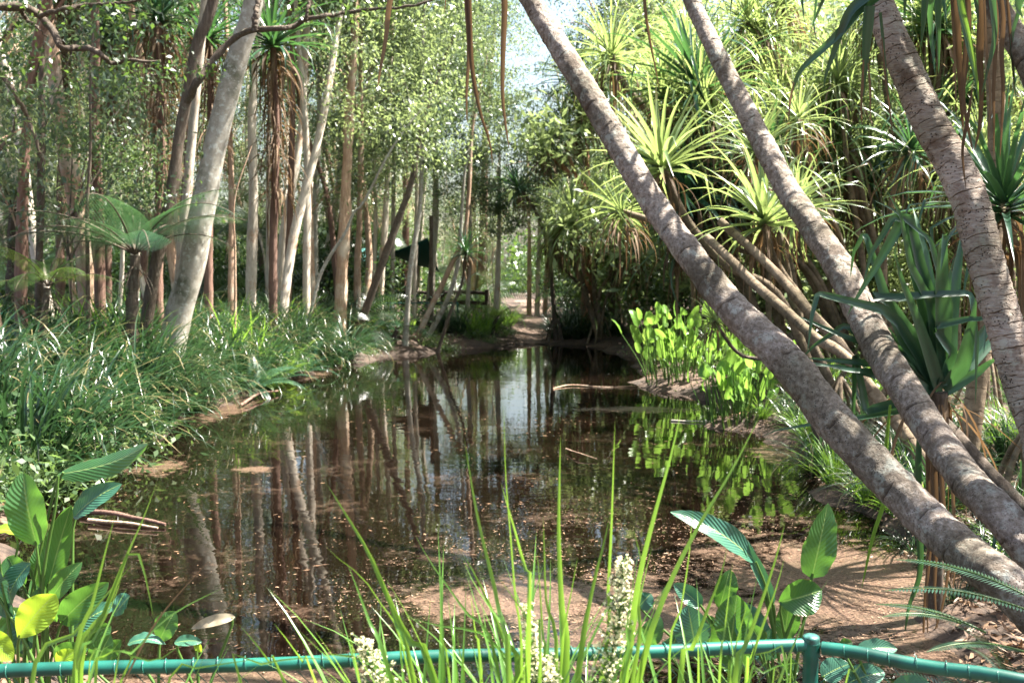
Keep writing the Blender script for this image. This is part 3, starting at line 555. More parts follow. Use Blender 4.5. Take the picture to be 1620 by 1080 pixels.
hand([(485, 520), (485, 400), (486, 280), (480, 150), (470, 40)], 27, 13, 'palebark', 'cream paperbark trunk right of the dark red trunk')
hand([(499, 500), (498, 390), (500, 300), (505, 180)], 31, 12, 'greybark', 'purplish grey trunk close behind the cream paperbark')
hand([(537, 552), (539, 480), (542, 400), (546, 320), (552, 200), (560, 80)], 28.5, 19, 'tanbark', 'flaky tan paperbark at the water edge left of the shade sail', 2, 14, rough=.16)
hand([(556, 550), (575, 500), (600, 430), (618, 380), (636, 330), (650, 290)], 28.8, 13, 'darkbark', 'dark trunk leaning right in front of the shade sail', 1, 9, wtop=9)
hand([(565, 510), (566, 420), (569, 350), (571, 200)], 31, 11, 'tanbark', 'thin orange trunk between the water edge paperbark and the leaning one')
hand([(490, 500), (505, 440), (522, 405), (545, 370), (560, 335), (575, 320)], 26, 6, 'greybark', 'thin grey sapling bending right across the cream paperbarks', 1, 7)
hand([(601, 505), (603, 450), (606, 400), (610, 330), (616, 200)], 33, 11, 'palebark', 'pale straight trunk behind the shade sail left corner')
hand([(643, 520), (648, 440), (656, 380), (665, 320), (668, 200)], 30, 9, 'greybark', 'slim grey trunk crossing in front of the green shade sail')
hand([(662, 530), (680, 490), (700, 450), (716, 415), (735, 370), (742, 300)], 31, 9, 'tanbark', 'lower of the bent trunks right of the shade sail post', 1, 9)
hand([(681, 525), (705, 480), (722, 430), (728, 380)], 32, 8, 'greybark', 'second bent trunk right of the shade sail post', 1, 8)
for (a, b, c, e, w_, bk, lb) in [(640, 480, 640, 200, 12, 'redbark', 'dark red trunk seen behind the green sail'), (745, 480, 748, 360, 13, 'tanbark', 'left one of the short orange trunks beyond the small pandanus'), (758, 478, 765, 380, 16, 'redbark', 'wide orange brown trunk beyond the small pandanus'),
                                 (785, 500, 790, 250, 9, 'palebark', 'pale thin trunk left of the far path'), (837, 490, 834, 250, 8, 'tanbark', 'left one of the lit trunks at the end of the path'), (850, 490, 852, 260, 8, 'palebark', 'middle one of the lit trunks at the end of the path'), (862, 488, 868, 270, 8, 'tanbark', 'right one of the lit trunks at the end of the path'),
                                 (925, 520, 926, 380, 17, 'redbark', 'stout red brown trunk under the drooping pandanus right of the path'), (965, 520, 968, 400, 11, 'darkbark', 'dark trunk under the drooping pandanus right of the path'), (1000, 510, 1003, 420, 12, 'tanbark', 'short orange trunk left of the bright water plants'), (1050, 500, 1046, 330, 14, 'redbark', 'red brown trunk behind the bright water plants')]:
    hand([(a, b), ((a+c)/2+2, (b+e)/2), (c, e)], 36 if b > 495 else 44, w_, bk, lb, H=8.0 if 770 < a < 930 else 13)
for (pts, d, w_, lb) in [([(555, 250), (570, 180), (600, 60), (612, 0)], 34, 13, 'pale trunk rising to the top left of the hanging brown leaves'), ([(690, 300), (683, 120), (700, 50), (722, 10)], 36, 12, 'grey trunk leaning right high above the shade sail'), ([(668, 330), (672, 230), (640, 60)], 38, 8, 'thin pale trunk above the shade sail left side')]:
    hand([(pts[0][0]-8, 440)]+pts, d, w_, 'palebark', lb)
# dark branch crossing the upper left, carried by the dark leaning trunk; a second from a tree outside the frame
def boughs(paths, d, label, leafpts, w0=.05):
    P0 = W(*paths[0][0], d); t = empty('overhanging_bough', P0, label, 'branch'); tb = MB(); lb = MB()
    for pth, r0, r1 in [(p_[:-1], p_[-1][0], p_[-1][1]) for p_ in [list(x) for x in paths]]:
        Q = cat([W(a, b, d+rng.normal(0, .15)) for a, b in pth], 40); Q += rng.normal(0, .008, Q.shape); tube(tb, Q, np.linspace(r0, r1, 40), 7, lambda u, th, rad: rad*.15*np.sin(u*19+th*2))
    n = 0
    for (a, b, k, s) in leafpts:
        c = W(a, b, d); B = c+rng.normal(size=(k, 3))*np.array([s, s, s*.7])/F*d; D = rng.normal(size=(k, 3)); D[:, 2] -= .8; N = rng.normal(size=(k, 3)); N[:, 2] += .5
        quadleaves(lb, B, D, N, rng.uniform(.07, .13, k), rng.uniform(.035, .06, k), rng.random(k), .1)
    tb.build('bough', M['darkbark'], t, True); lb.build('leaves', M['shrub'], t); return t
boughs([[(-120, -40), (-40, 0), (0, 10), (35, 12), (62, 22), (82, 48), (98, 75), (120, 77), (145, 78), (165, 92), (178, 100), (205, 95), (235, 98), (255, 97), (.075, .018)],
        [(62, 26), (100, 15), (140, 8), (200, 4), (250, -10), (.035, .012)], [(98, 75), (104, 82), (.03, .02)], [(228, 96), (238, 118), (262, 118), (.012, .006)], [(30, 12), (42, 32), (58, 42), (75, 60), (.03, .01)]],
       14, 'dark crooked bough crossing the upper left corner', [(30, 60, 60, 20), (35, 100, 70, 22), (160, 25, 60, 30), (190, 40, 50, 25), (210, 20, 60, 30), (120, 140, 40, 15), (30, 10, 60, 30), (100, 0, 80, 50), (260, 105, 50, 20), (190, 105, 40, 20)])
boughs([[(296, 160), (312, 130), (328, 108), (352, 78), (378, 56), (402, 48), (440, 46), (468, 42), (484, 30), (510, 27), (545, 20), (600, 14), (660, 8), (740, -20), (.07, .012)], [(402, 48), (405, 20), (412, -20), (.05, .04)], [(484, 30), (488, 10), (500, -20), (.03, .02)]],
       17.3, 'dark bough arching right from the dark leaning trunk', [(285, 110, 50, 16), (330, 110, 40, 14), (540, 10, 60, 24), (600, 6, 60, 24), (470, 10, 60, 24)])
boughs([[(-60, 40), (0, 115), (25, 150), (45, 190), (55, 215), (70, 260), (.05, .02)], [(-30, 90), (0, 145), (20, 165), (.03, .01)], [(-20, 80), (10, 55), (35, 28), (.025, .01)], [(-60, 300), (0, 235), (20, 210), (25, 180), (.05, .01)]],
       15, 'thin crooked branches at the left edge of the photo', [(20, 110, 60, 18), (30, 150, 60, 16), (10, 60, 50, 20)])
# leafy low boughs: bright spray in front of the orange trunk
t = empty('understorey_sapling', (W(110, 560, 18)[0], 18, gz(W(110, 560, 18)[0], 18)), 'leafy green sapling in front of the orange tan paperbark trunk', 'sapling')
tb = MB(); lb = MB(); b0 = W(112, 560, 18)
for (a, b) in [(115, 210), (150, 235), (95, 225), (175, 140), (205, 130), (225, 250), (190, 260), (160, 120), (235, 300)]:
    e = W(a, b, 18+rng.normal(0, .4)); limbs(tb, [b0+np.array([0, 0, rng.uniform(1.5, 2.5)])], [e], .022, .006, int(rng.integers(99)))
    k = 330; B = e+rng.normal(size=(k, 3))*[.35, .35, .16]; D = rng.normal(size=(k, 3)); N = rng.normal(size=(k, 3)); N[:, 2] += 2
    quadleaves(lb, B, D, N, rng.uniform(.05, .1, k), rng.uniform(.03, .05, k), rng.random(k), .05)
tube(tb, cat([b0-np.array([0, 0, .3]), b0+np.array([.05, 0, 1.2]), b0+np.array([0, 0, 2.5])], 10), np.linspace(.03, .02, 10), 6)
tb.build('stems', M['darkbark'], t, True); lb.build('foliage', M['weed'], t)
for (a, b, d, s, lb) in [(190, 300, 22, .55, 'dense green leafy mass behind the tree fern'), (655, 200, 34, 1.0, 'rounded leafy crown above the shade sail'), (590, 230, 33, .9, 'leafy crown left above the shade sail'), (740, 270, 36, .9, 'leafy crown right above the shade sail'), (620, 90, 35, 1., 'high pale green crown top centre left')]:
    hand([(a, 480), (a+4, b+100), (a, b)], d, 8, 'palebark', lb, 0, None, extra=None)
    tt = bpy.context.scene.collection.objects[-1]
    root = tt.parent
    for k in range(3):
        q = W(a+rng.normal(0, 25), b+rng.normal(0, 18), d+rng.normal(0, .8)) - np.array(root.location); inst('crown', CLOUDS[k], root, tuple(q), (0, 0, rng.uniform(0, 6)), s*rng.uniform(.7, 1))
# shaggy pandanus / palms high on the left, with brown skirts of dead leaves
def head_mesh(seed, n, L_, Wd, bend=(.5, 1.9), seg=7, kink=.5, leaf='pand', lo=-.3, hi=1.5):
    g = np.random.default_rng(seed); mb = MB(); i = np.arange(n); f = i/n; az = i*2.39996+g.normal(0, .15, n)
    el = hi-(hi-lo)*f**.8+g.normal(0, .1, n); Ln = L_*(.55+.5*np.sin(np.pi*(.2+.7*f)))*g.uniform(.85, 1.15, n)
    P0 = np.c_[np.cos(az)*.04, np.sin(az)*.04, .12-.2*f]
    ribbons(mb, P0, az, el, Ln, Wd*g.uniform(.8, 1.15, n), g.uniform(*bend, n)*(.5+.7*f), seg, 1.7, np.where(g.random(n) < kink, g.uniform(.45, .8, n), 2), g.uniform(.5, 1.6, n), .28, g.random(n), 'pand', .1)
    return mb.mesh('pandanus_crown', M[leaf])
def skirt_mesh(seed, n, L_, Wd, depth=.4, spread=.25):
    g = np.random.default_rng(seed); mb = MB(); az = g.uniform(0, 6.28, n); z = -g.random(n)*depth
    ribbons(mb, np.c_[np.cos(az)*.06, np.sin(az)*.06, z], az, g.uniform(-.9, .3, n), L_*g.uniform(.5, 1.2, n), Wd*g.uniform(.5, 1, n), g.uniform(1, 2.2, n), 7, .6, None, None, .35, g.random(n), 'hang', .5)
    return mb.mesh('dead_leaf_skirt', M['dead'])
HEADS = [head_mesh(600+i, [90, 70, 84, 60][i], [1.25, 1.1, 1.35, 1.0][i], .042, [(.6, 2.2), (.3, 1.6), (1.0, 2.6), (.5, 2.8)][i], kink=[.6, .3, .8, .7][i], lo=[-.3, .1, -.7, -.5][i]) for i in range(4)] + [head_mesh(610+i, 54, 1.3, .065, leaf='panddark') for i in range(2)]
FEAT = [head_mesh(660+i, 52, 1.4, .085, (.3, 1.5), kink=.3, lo=-.2) for i in range(2)]
DROOPY = [head_mesh(620+i, 95, 1.4, .034, (1.2, 2.9), lo=-.7, kink=.6) for i in range(3)]
SKIRTS = [skirt_mesh(640+i, 34, .9, .05) for i in range(3)]; LONGSKIRT = [skirt_mesh(650+i, 170, 1.1, .05, 3.2) for i in range(2)]
def pandanus(base_px, heads, d, rtrunk, label, bark='stalk', group=None, roots=True, skirt=True):
    """heads: (path of pixels from the fork to the head, depth at head, scale, mesh list)"""
    b = W(*base_px, d); base = np.array([b[0], b[1], gz(b[0], b[1])]); t = empty('pandanus', base, label, 'pandanus', group); tb = MB()
    if roots:
        for k in range(6):
            a = k*1.05+rng.random(); q = base+np.array([math.cos(a)*.45, math.sin(a)*.45, -.15]); tube(tb, cat([base+np.array([0, 0, .9]), base+np.array([math.cos(a)*.2, math.sin(a)*.2, .6]), q], 8), rtrunk*.3, 6)
    for (path, dh, s, ms) in heads:
        rtrunk = rtrunk*.8; P = [base+np.array([0, 0, -.1])]+[W(a, b_, d+(dh-d)*(i+1)/len(path)) for i, (a, b_) in enumerate(path)]
        Q = cat(P, 30); tube(tb, Q, np.linspace(rtrunk, rtrunk*.62, 30), 8, lambda u, th, rad: rad*.06*np.sign(np.sin(u*40)))
        T = Vector(norm(Q[-1]-Q[-4])); T = (T+Vector((0, 0, .8))).normalized(); q = T.to_track_quat('Z', 'Y')
        me = ms[int(rng.integers(len(ms)))]
        o = inst('crown', me, t, tuple(Q[-1]-base), s=s); o.rotation_mode = 'QUATERNION'; o.rotation_quaternion = q @ Vector((0, 0, 1)).rotation_difference(Vector((0, 0, 1)))
        o.rotation_mode = 'XYZ'; o.rotation_euler = (q.to_matrix() @ Matrix.Rotation(rng.uniform(0, 6), 3, 'Z')).to_euler()
        if skirt: inst('dead_leaf_skirt', SKIRTS[int(rng.integers(3))], t, tuple(Q[-1]-base), (0, 0, rng.uniform(0, 6)), s)
    tb.build('trunk', M[bark], t, True); return t
H0, HD, HK = HEADS[:4], DROOPY, HEADS[4:]
pandanus((1330, 600), [([(1240, 480), (1150, 420), (1085, 345), (1050, 265)], 13, .85, FEAT[:1])], 12.5, .085, 'bright fresh pandanus head above centre right on a leaning stalk')
pandanus((1420, 620), [([(1340, 560), (1280, 490), (1225, 410), (1210, 352)], 12, .8, FEAT[1:])], 12, .085, 'bright upright pandanus head between the two long leaning trunks')
pandanus((1350, 590), [([(1270, 520), (1180, 440), (1110, 380), (1040, 352), (985, 335)], 15, .8, H0)], 13.5, .09, 'pandanus on a low arching stalk with its head left of the leaning trunk')
pandanus((935, 500), [([(930, 420), (928, 310), (905, 280), (862, 235)], 34, 1.5, H0), ([(930, 420), (930, 320), (928, 240), (922, 190)], 34.5, 1.5, H0), ([(930, 430), (925, 330), (895, 230), (893, 205)], 34, 1.3, HD)], 34.5, .17, 'tall forked pandanus with orange brown stems beyond the water', 'ostalk')
pandanus((950, 520), [([(925, 460), (905, 400), (905, 350)], 32, 1.7, HD), ([(940, 440), (950, 380), (945, 325)], 33, 1.6, HD), ([(950, 460), (985, 420), (1000, 395)], 32, 1.4, HD), ([(930, 470), (880, 410), (875, 380)], 33, 1.3, HD), ([(960, 470), (1000, 400), (1010, 320)], 32, 1.5, HD)], 33.2, .15, 'big drooping pandanus clump at the far right corner of the pond')
pandanus((690, 525), [([(712, 495), (730, 450), (737, 400)], 30, .75, HK)], 30, .07, 'small dark pandanus on a bowed stem right of the shade sail', 'darkbark', roots=False)
pandanus((1330, 600), [([(1240, 590), (1170, 560), (1130, 508)], 12, .42, H0)], 12, .04, 'small pandanus head low against the leaning trunk above the water plants', 'darkbark', roots=False)
pandanus((1250, 560), [([(1150, 400), (1080, 250), (985, 130), (970, 90)], 20, 1.2, HD), ([(1150, 380), (1110, 280), (1060, 200), (1050, 150)], 19, 1.1, H0)], 19, .12, 'tall pandanus with heads near the top middle right', 'stalk')
pandanus((1290, 540), [([(1230, 380), (1180, 240), (1130, 190)], 18, 1.1, HD), ([(1230, 360), (1200, 260), (1195, 240)], 16, 1.0, H0), ([(1230, 330), (1150, 180), (1100, 130)], 20, 1.1, HD)], 17, .11, 'tangled pandanus clump between the tops of the two leaning trunks')
pandanus((1380, 540), [([(1330, 400), (1280, 200), (1210, 60)], 20, 1.2, HD), ([(1330, 390), (1280, 260), (1265, 190)], 17, .95, H0), ([(1330, 380), (1290, 330), (1262, 325)], 15, .85, H0)], 18, .11, 'pandanus clump right of the second leaning trunk')
pandanus((1400, 560), [([(1390, 420), (1350, 250), (1330, 130)], 19, 1.1, HD), ([(1400, 400), (1420, 280), (1440, 240)], 17, 1.0, HK)], 18, .10, 'darker pandanus seen between the second and third leaning trunks')
pandanus((1640, 560), [([(1620, 450), (1600, 380), (1590, 330)], 8.2, .95, HK)], 8.5, .09, 'teal green pandanus at the right edge of the photo')
pandanus((1560, 560), [([(1560, 430), (1540, 300), (1550, 260)], 14, 1.0, H0)], 14, .09, 'light green pandanus behind the thick ringed trunk')
pandanus((880, 480), [([(868, 400), (845, 330), (822, 300)], 33, 1.0, HK)], 34, .1, 'leaning pandanus over the far path', 'darkbark')
for (a, ytop, d, s, lb) in [(250, 30, 20, 1.3, 'shaggy headed palm left of the dark leaning trunk'), (432, 70, 24, 1.5, 'shaggy headed palm with the longest brown skirt above left of centre'), (170, 60, 24, 1.3, 'shaggy headed palm behind the bough top left'), (330, 60, 23, 1.2, 'shaggy headed palm half hidden behind the thick grey trunk'), (95, -20, 23, 1.3, 'shaggy headed palm behind the dark thin trunk top left')]:
    t = pandanus((a, 500), [([(a, 400), (a+5, 200), (a, ytop)], d, s, HK)], d, .14, lb, 'redbark')
    o = inst('hanging_dead_leaves', LONGSKIRT[int(rng.integers(2))], t, tuple(W(a, ytop, d)-np.array(t.location)), (0, 0, rng.uniform(0, 6)), (.9, .9, s*.75))
# tree fern on the left bank
def tree_fern(px, d, htop_py, L_, n, label, leaf='fern', azs=None, h=None, base_py=540, s=1):
    top = W(px, htop_py, d); bx = top[0]-.12; base = np.array([bx, d, gz(bx, d)]); t = empty('tree_fern', base, label, 'tree fern'); tb = MB(); fb = MB()
    Q = cat([base-[0, 0, .2], (base+top)/2+[-.03, 0, 0], top], 30); tube(tb, Q, np.linspace(.13, .075, 30)*s, 14, lambda u, th, rad: rad*(.25*np.sin(u*60+np.sin(th*3)*2)*np.sin(th*5)+.1*np.sin(u*23)))
    for i in range(n):
        az = (azs[i] if azs is not None else i*2.4)+rng.normal(0, .1); frond(fb, top+[0, 0, .02], az, rng.uniform(.4, 1.05), L_*rng.uniform(.85, 1.2), rng.uniform(.95, 1.7), 36, .21, 13, mid=tb, droop=.12)
    for i in range(7): ribbons(tb, [top-[0, 0, .1+.1*rng.random()]], [rng.uniform(0, 6.28)], [-.6], [.7], [.03], [1.], 6, 1, fold=.1)
    tb.build('trunk', M['darkbark'], t, True); fb.build('fronds', M[leaf], t); return t
tree_fern(214, 16.5, 404, 2.2, 18, 'tall tree fern with dark hairy trunk spreading over the left bank')
tree_fern(628, 30, 522, 1.1, 10, 'small blue green tree fern on the far bank below the shade sail', 'fern', s=.8)
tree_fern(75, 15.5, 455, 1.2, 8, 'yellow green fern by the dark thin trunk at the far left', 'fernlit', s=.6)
tree_fern(20, 24, 330, 2.0, 12, 'dark spreading tree fern at the far left background', 'fern')
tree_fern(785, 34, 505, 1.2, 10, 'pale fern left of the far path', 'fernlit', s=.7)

# more heads of the pandanus thicket filling the upper right, each on a stalk of its own from the right bank
gp = np.random.default_rng(77)
PLAB = ['pandanus in the bright tangle of the upper right', 'pandanus thicket of the upper right']
for i in range(48):
    ax = gp.uniform(830, 1640); ax += 190*(ax < 1010 and gp.random() < .75); ay = gp.uniform(10, 400) if ax > 1000 else gp.uniform(60, 330); d = gp.uniform(16, 27) if ax > 1060 else gp.uniform(33, 38)
    if 20.2 < d < 24 or 15.5 < d < 17.8: d = 18.2+gp.random()*1.2
    if ax < 1010: ay = max(ay, 130)
    bx = min(ax+gp.uniform(0, 140)*20/d, 1660) if d < 30 else ax+gp.uniform(-20, 40)
    gx_ = W(bx, 500, d)[0]
    if edge_dist(np.array([gx_]), np.array([d]))[0] < .8: bx = 810+(6+gp.random())/d*F
    hs = [([(bx+(ax-bx)*.3, 430), (bx+(ax-bx)*.7, (ay+430)/2), (ax, ay)], d, gp.uniform(1.0, 1.5)*(1 if d < 30 else 1.25), [H0, HD, HD, HK][int(gp.integers(4))])]
    if gp.random() < .6: a2 = ax+gp.uniform(-60, 60); y2 = ay+gp.uniform(-40, 60); hs.append(([(bx+(ax-bx)*.3, 430), (bx+(ax-bx)*.6, (ay+430)/2), (a2, y2)], d+.5, gp.uniform(.9, 1.3), [H0, HD][int(gp.integers(2))]))
    pandanus((bx, 520), hs, d, .085, PLAB[0], group=PLAB[1], roots=False)
# ---------------------------------------------------------------- shade sails, post, far fences
def sheet(name, corners, mat_, label, n=14, sag=.12, pinch=.12):
    """triangular or four cornered cloth between points, edges curved inward"""
    c = [np.array(x, float) for x in corners]
    if len(c) == 3: c = c+[c[2]]
    ctr = sum(c)/4; mb = MB(); s = np.linspace(0, 1, n); U, V_ = np.meshgrid(s, s); U = U[..., None]; V_ = V_[..., None]
    P = (1-U)*(1-V_)*c[0]+U*(1-V_)*c[1]+U*V_*c[2]+(1-U)*V_*c[3]
    e = pinch*(4*U*(1-U)*(1-4*V_*(1-V_))+4*V_*(1-V_)*(1-4*U*(1-U)))*.5; P = P+(ctr-P)*e; P[..., 2] -= sag*16*(U*(1-U)*V_*(1-V_))[..., 0]
    i = np.arange(n-1)[:, None]*n+np.arange(n-1)[None]; f = np.stack([i, i+1, i+n+1, i+n], -1).reshape(-1, 4)
    loc = tuple(ctr); o = mb.add(P, f, np.zeros((n*n, 3))); ob = mb.build(name, M[mat_], None, True, loc)
    md = ob.modifiers.new('thickness', 'SOLIDIFY'); md.thickness = .012
    return tag(ob, label, 'shade sail')
sheet('shade_sail', [W(608, 402, 36), W(677, 376, 35), W(696, 431, 37), W(660, 412, 40)], 'sail', 'dark green shade sail stretched to the thin post in the woodland', sag=.25)
sheet('shade_sail', [W(522, 425, 37), W(541, 408, 37), W(545, 408, 38)], 'palesail', 'small pale triangular tip of a shade sail between the paperbarks', sag=.02)
sheet('shade_sail', [W(566, 392, 38), W(590, 393, 38), W(600, 408, 39), W(572, 414, 37)], 'tealsail', 'faded teal shade sail behind the paperbarks left of the dark green one', sag=.05)
px_tree([(682, 500), (682, 420), (682, 341)], 35, 7, 'darkbark', 'thin upright post holding the dark green shade sail', None, None, name='sail_post', catg='post', rough=.01, wtop=6)
px_tree([(516, 460), (516, 415)], 35, 4, 'palebark', 'short pale post below the pale shade sail tip', None, None, name='sail_post', catg='post', rough=.01, wtop=4)
def chainlink(mb, a, b, z0, z1, pitch=.055, r=.0016, sides=4):
    a = np.array(a); b = np.array(b); Ln = np.linalg.norm(b-a); n = int(Ln/pitch); m_ = int((z1-z0)/pitch*1.0)
    ax = (b-a)/Ln; nrm = np.array([-ax[1], ax[0], 0])
    for i in range(n+1):
        k = np.arange(m_*1+1); off = np.where(k % 2 == 0, -.5, .5)*pitch; P = a+ax*(i*pitch+off)[:, None]; P = P+nrm*(np.where(k % 2 == 0, .002, -.002))[:, None]; P[:, 2] = z1-k*pitch
        P2 = P.copy()
        tube(mb, P, r, sides, cap=False)
def mesh_fence(pts, h, label, rails_r=.021, posts=None, pitch=.06, wr=.0018, name='mesh_fence', spiral=True, zt=None):
    base = np.array([pts[0][0], pts[0][1], zt-h]); t = empty(name, base, label, 'fence')
    for i in range(len(pts)-1):
        a = np.array([*pts[i], zt]); b = np.array([*pts[i+1], zt]); mb = MB(); q = a+(b-a)*np.linspace(0, 1, 24)[:, None]; q[:, 2] += .004*np.sin(np.arange(24)*.9)
        tube(mb, q, rails_r, 14); mb.build('rail', M['green_paint'], t, True)
        mb = MB(); chainlink(mb, a+[0, 0, -.02], b+[0, 0, -.02], zt-h, zt-.02, pitch, wr); mb.build('chain_link', M['wire'], t, False)
        if spiral:
            Ln = np.linalg.norm(b-a); ax = (b-a)/Ln; nr = np.array([-ax[1], ax[0], 0]); s = .06
            while s < Ln-.05:
                th = np.linspace(-.4, 2*np.pi*1.02, 22); c = a+ax*s; rr_ = rails_r+.0022
                P = c+ax*rng.normal(0, .002)+nr*(np.cos(th)*rr_)[:, None]+np.array([0, 0, 1.])*(np.sin(th)*rr_)[:, None]+ax*(th/6.28*.018+rng.normal(0, .001))[:, None]; mb = MB(); tube(mb, P, .0019, 5, cap=False); mb.build('tie_wire', M['wire'], t, True); s += rng.uniform(.062, .085)
    for (x, y, cap) in (posts or []):
        mb = MB(); g0 = gz(x, y); zz = zt+(.03 if cap else .0); tube(mb, [(x, y, g0-.1), (x, y, zz*.5), (x, y, zz)], rails_r*1.15, 14); p_ = mb.build('post', M['green_paint'], t, True)
        if cap:
            mb = MB(); n = 9; th = np.linspace(0, math.pi/2, n); r_ = rails_r*1.3
            tube(mb, np.c_[np.full(n+2, x), np.full(n+2, y), np.r_[zz-.022, zz-.004, zz-.002+np.sin(th)*r_*.4]], np.r_[r_*1.0, r_*1.02, np.maximum(np.cos(th)*r_, .001)], 16); cp_ = mb.build('post_cap', M['green_cap'], t, True)
            mb = MB(); zc = np.linspace(zt-.03, zt+.012, 4); tube(mb, np.c_[np.full(4, x), np.full(4, y), zc], rails_r*1.4, 14); mb.build('clamp', M['green_paint'], t, True)
    return t
a_ = GZ(0, 1062, 1.2); b_ = GZ(1283, 1021, 1.2); c_ = GZ(1620, 1077, 1.2); dr = b_-a_; dl = a_-dr*.5; c2 = b_+(c_-b_)*2.2
mesh_fence([(dl[0], dl[1]), (b_[0]-.0, b_[1])], .95, 'green chain link fence rail running along the bottom of the photo', posts=[(b_[0], b_[1], True), (dl[0], dl[1], False)], zt=1.2)
mesh_fence([(b_[0]+.03, b_[1]-.02), (c2[0], c2[1])], .95, 'green chain link fence turning toward the viewer at bottom right', posts=[(c2[0], c2[1], False)], zt=1.2)
F1 = [GZ(-40, 498, 1.52), GZ(0, 496, 1.52), GZ(123, 483, 1.52), GZ(307, 474, 1.52)]
mesh_fence([(q[0], q[1]) for q in F1], .95, 'green mesh fence behind the tree fern on the left bank', posts=[(q[0], q[1], False) for q in F1[1:]], pitch=.09, wr=.003, spiral=False, zt=1.52)
F2 = [GZ(307, 474, 1.52), GZ(367, 474, 1.52), GZ(500, 479, 1.50)]
F2 = [W(315, 474, 30), W(400, 474, 31), W(500, 479, 32), W(618, 482, 33), W(724, 486, 33.5)]
mesh_fence([(q[0], q[1]) for q in F2], .95, 'green mesh fence between the paperbarks left of centre', posts=[(q[0], q[1], False) for q in F2], pitch=.1, wr=.003, spiral=False, zt=1.38)
def rail_fence(pts, zs, label):
    base = np.array([pts[0][0], pts[0][1], gz(*pts[0])]); t = empty('rail_fence', base, label, 'fence')
    for z in zs:
        for i in range(len(pts)-1):
            mb = MB(); a = np.array([*pts[i], z]); b = np.array([*pts[i+1], z+rng.normal(0, .03)]); tube(mb, cat([a, (a+b)/2+[0, 0, .03], b], 8), .07, 8); mb.build('rail', M['timber'], t, True)
    for x, y in pts:
        mb = MB(); tube(mb, [(x, y, gz(x, y)-.2), (x, y, .9), (x, y, max(zs)+.12)], .085, 8); mb.build('post', M['timber'], t, True)
rail_fence([(W(p_, 400, 33)[0], 33+q) for p_, q in ((-60, 0), (60, .6), (170, 1), (290, 1.2))], (1.95, 1.5), 'dark timber rail fence behind the tree fern at far left')
rail_fence([(W(p_, 400, 37)[0], 37+q) for p_, q in ((310, 0), (430, .5), (540, 1))], (1.85, 1.45), 'dark timber rail fence behind the paperbarks left of centre')
rail_fence([(W(p_, 400, 38)[0], 38) for p_ in (610, 700, 770)], (1.62, 1.25), 'dark timber rail fence under the green shade sail')
# ---------------------------------------------------------------- tussocks, ferns, weeds on the banks
def tussock(seed, n, L_, Wd, leaf, up=(.5, 1.5), bend=(.8, 2.2)):
    g_ = np.random.default_rng(seed); mb = MB(); az = g_.uniform(0, 6.28, n); rr = g_.random(n)*.13
    ribbons(mb, np.c_[np.cos(az)*rr, np.sin(az)*rr, np.full(n, -.05)], az+g_.normal(0, .5, n), g_.uniform(*up, n), L_*g_.uniform(.55, 1.15, n), Wd*g_.uniform(.6, 1.2, n), g_.uniform(*bend, n), 7, 1.6, np.where(g_.random(n) < .15, g_.uniform(.5, .8, n), 2), g_.uniform(.4, 1.3, n), .2, g_.random(n), 'grass', .25)
    return mb.mesh('strappy_tussock', M[leaf])
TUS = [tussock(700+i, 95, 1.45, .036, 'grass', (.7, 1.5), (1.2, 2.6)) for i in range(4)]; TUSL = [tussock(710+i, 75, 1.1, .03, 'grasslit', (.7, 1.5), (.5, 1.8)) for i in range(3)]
FINE = [tussock(720+i, 90, .8, .018, 'grass', (.4, 1.4), (1, 2.6)) for i in range(2)]
def one(kind, me, x, y, s, label, c_, group, dz=0):
    o = inst(kind, me, None, (x, y, gz(x, y)+dz), (g.normal(0, .12), g.normal(0, .12), g.uniform(0, 6.28)), s); return tag(o, label, c_, group)
def strip(n, y0, y1, side, dmin, dmax, meshes, smin, smax, kind, label, c_, group, mind=.35, clip=None, bias=1.):
    c = 0; tries = 0; loc = []
    while c < n and tries < 6000:
        tries += 1; y = y0+(y1-y0)*g.random()**bias
        i = int(g.integers(60)); x = side*g.uniform(0, 12)
        sd = float(edge_dist(np.array([x]), np.array([y]))[0])
        if not dmin < sd < dmax: continue
        if abs(x)/max(y, .1) > .54: continue
        if y > 31 and abs(x-pathx(y)) < 1.0: continue
        if any((x-a)**2+(y-b)**2 < mind**2 for a, b in loc): continue
        loc.append((x, y)); c += 1; one(kind, meshes[int(g.integers(len(meshes)))], x, y, g.uniform(smin, smax), label, c_, group)
strip(88, 10.5, 27, -1, -.05, 2.0, TUS+TUS+TUSL[:1], 1.0, 1.5, 'strappy_tussock', 'dark green strappy tussock arching over the left water edge', 'tussock', 'tussocks along the left water edge', .5)
strip(58, 12, 31, -1, 1.6, 8.0, TUS+TUS+TUSL, .9, 1.35, 'strappy_tussock', 'green strappy tussock on the left bank under the trees', 'tussock', 'tussocks on the left bank', .5)
strip(34, 26, 46, -1, 1.2, 14, TUS+TUSL, .7, 1.1, 'strappy_tussock', 'green tussock behind the far left water edge', 'tussock', 'tussocks behind the far left edge', .6)
for (px, d, s) in [(745, 33.2, 1.1), (765, 33.8, 1.2), (780, 34.4, 1.0), (730, 33.0, .9), (800, 36, 1.0), (806, 37.5, 1.1), (715, 33.4, .8), (755, 35, 1.2), (700, 33, .7)]:
    one('strappy_tussock', TUSL[int(g.integers(3))] if s > .9 else TUS[0], W(px, 500, d)[0], d, s, 'bright arching tussock left of the path at the far end of the pond', 'tussock', 'tussocks left of the far path')
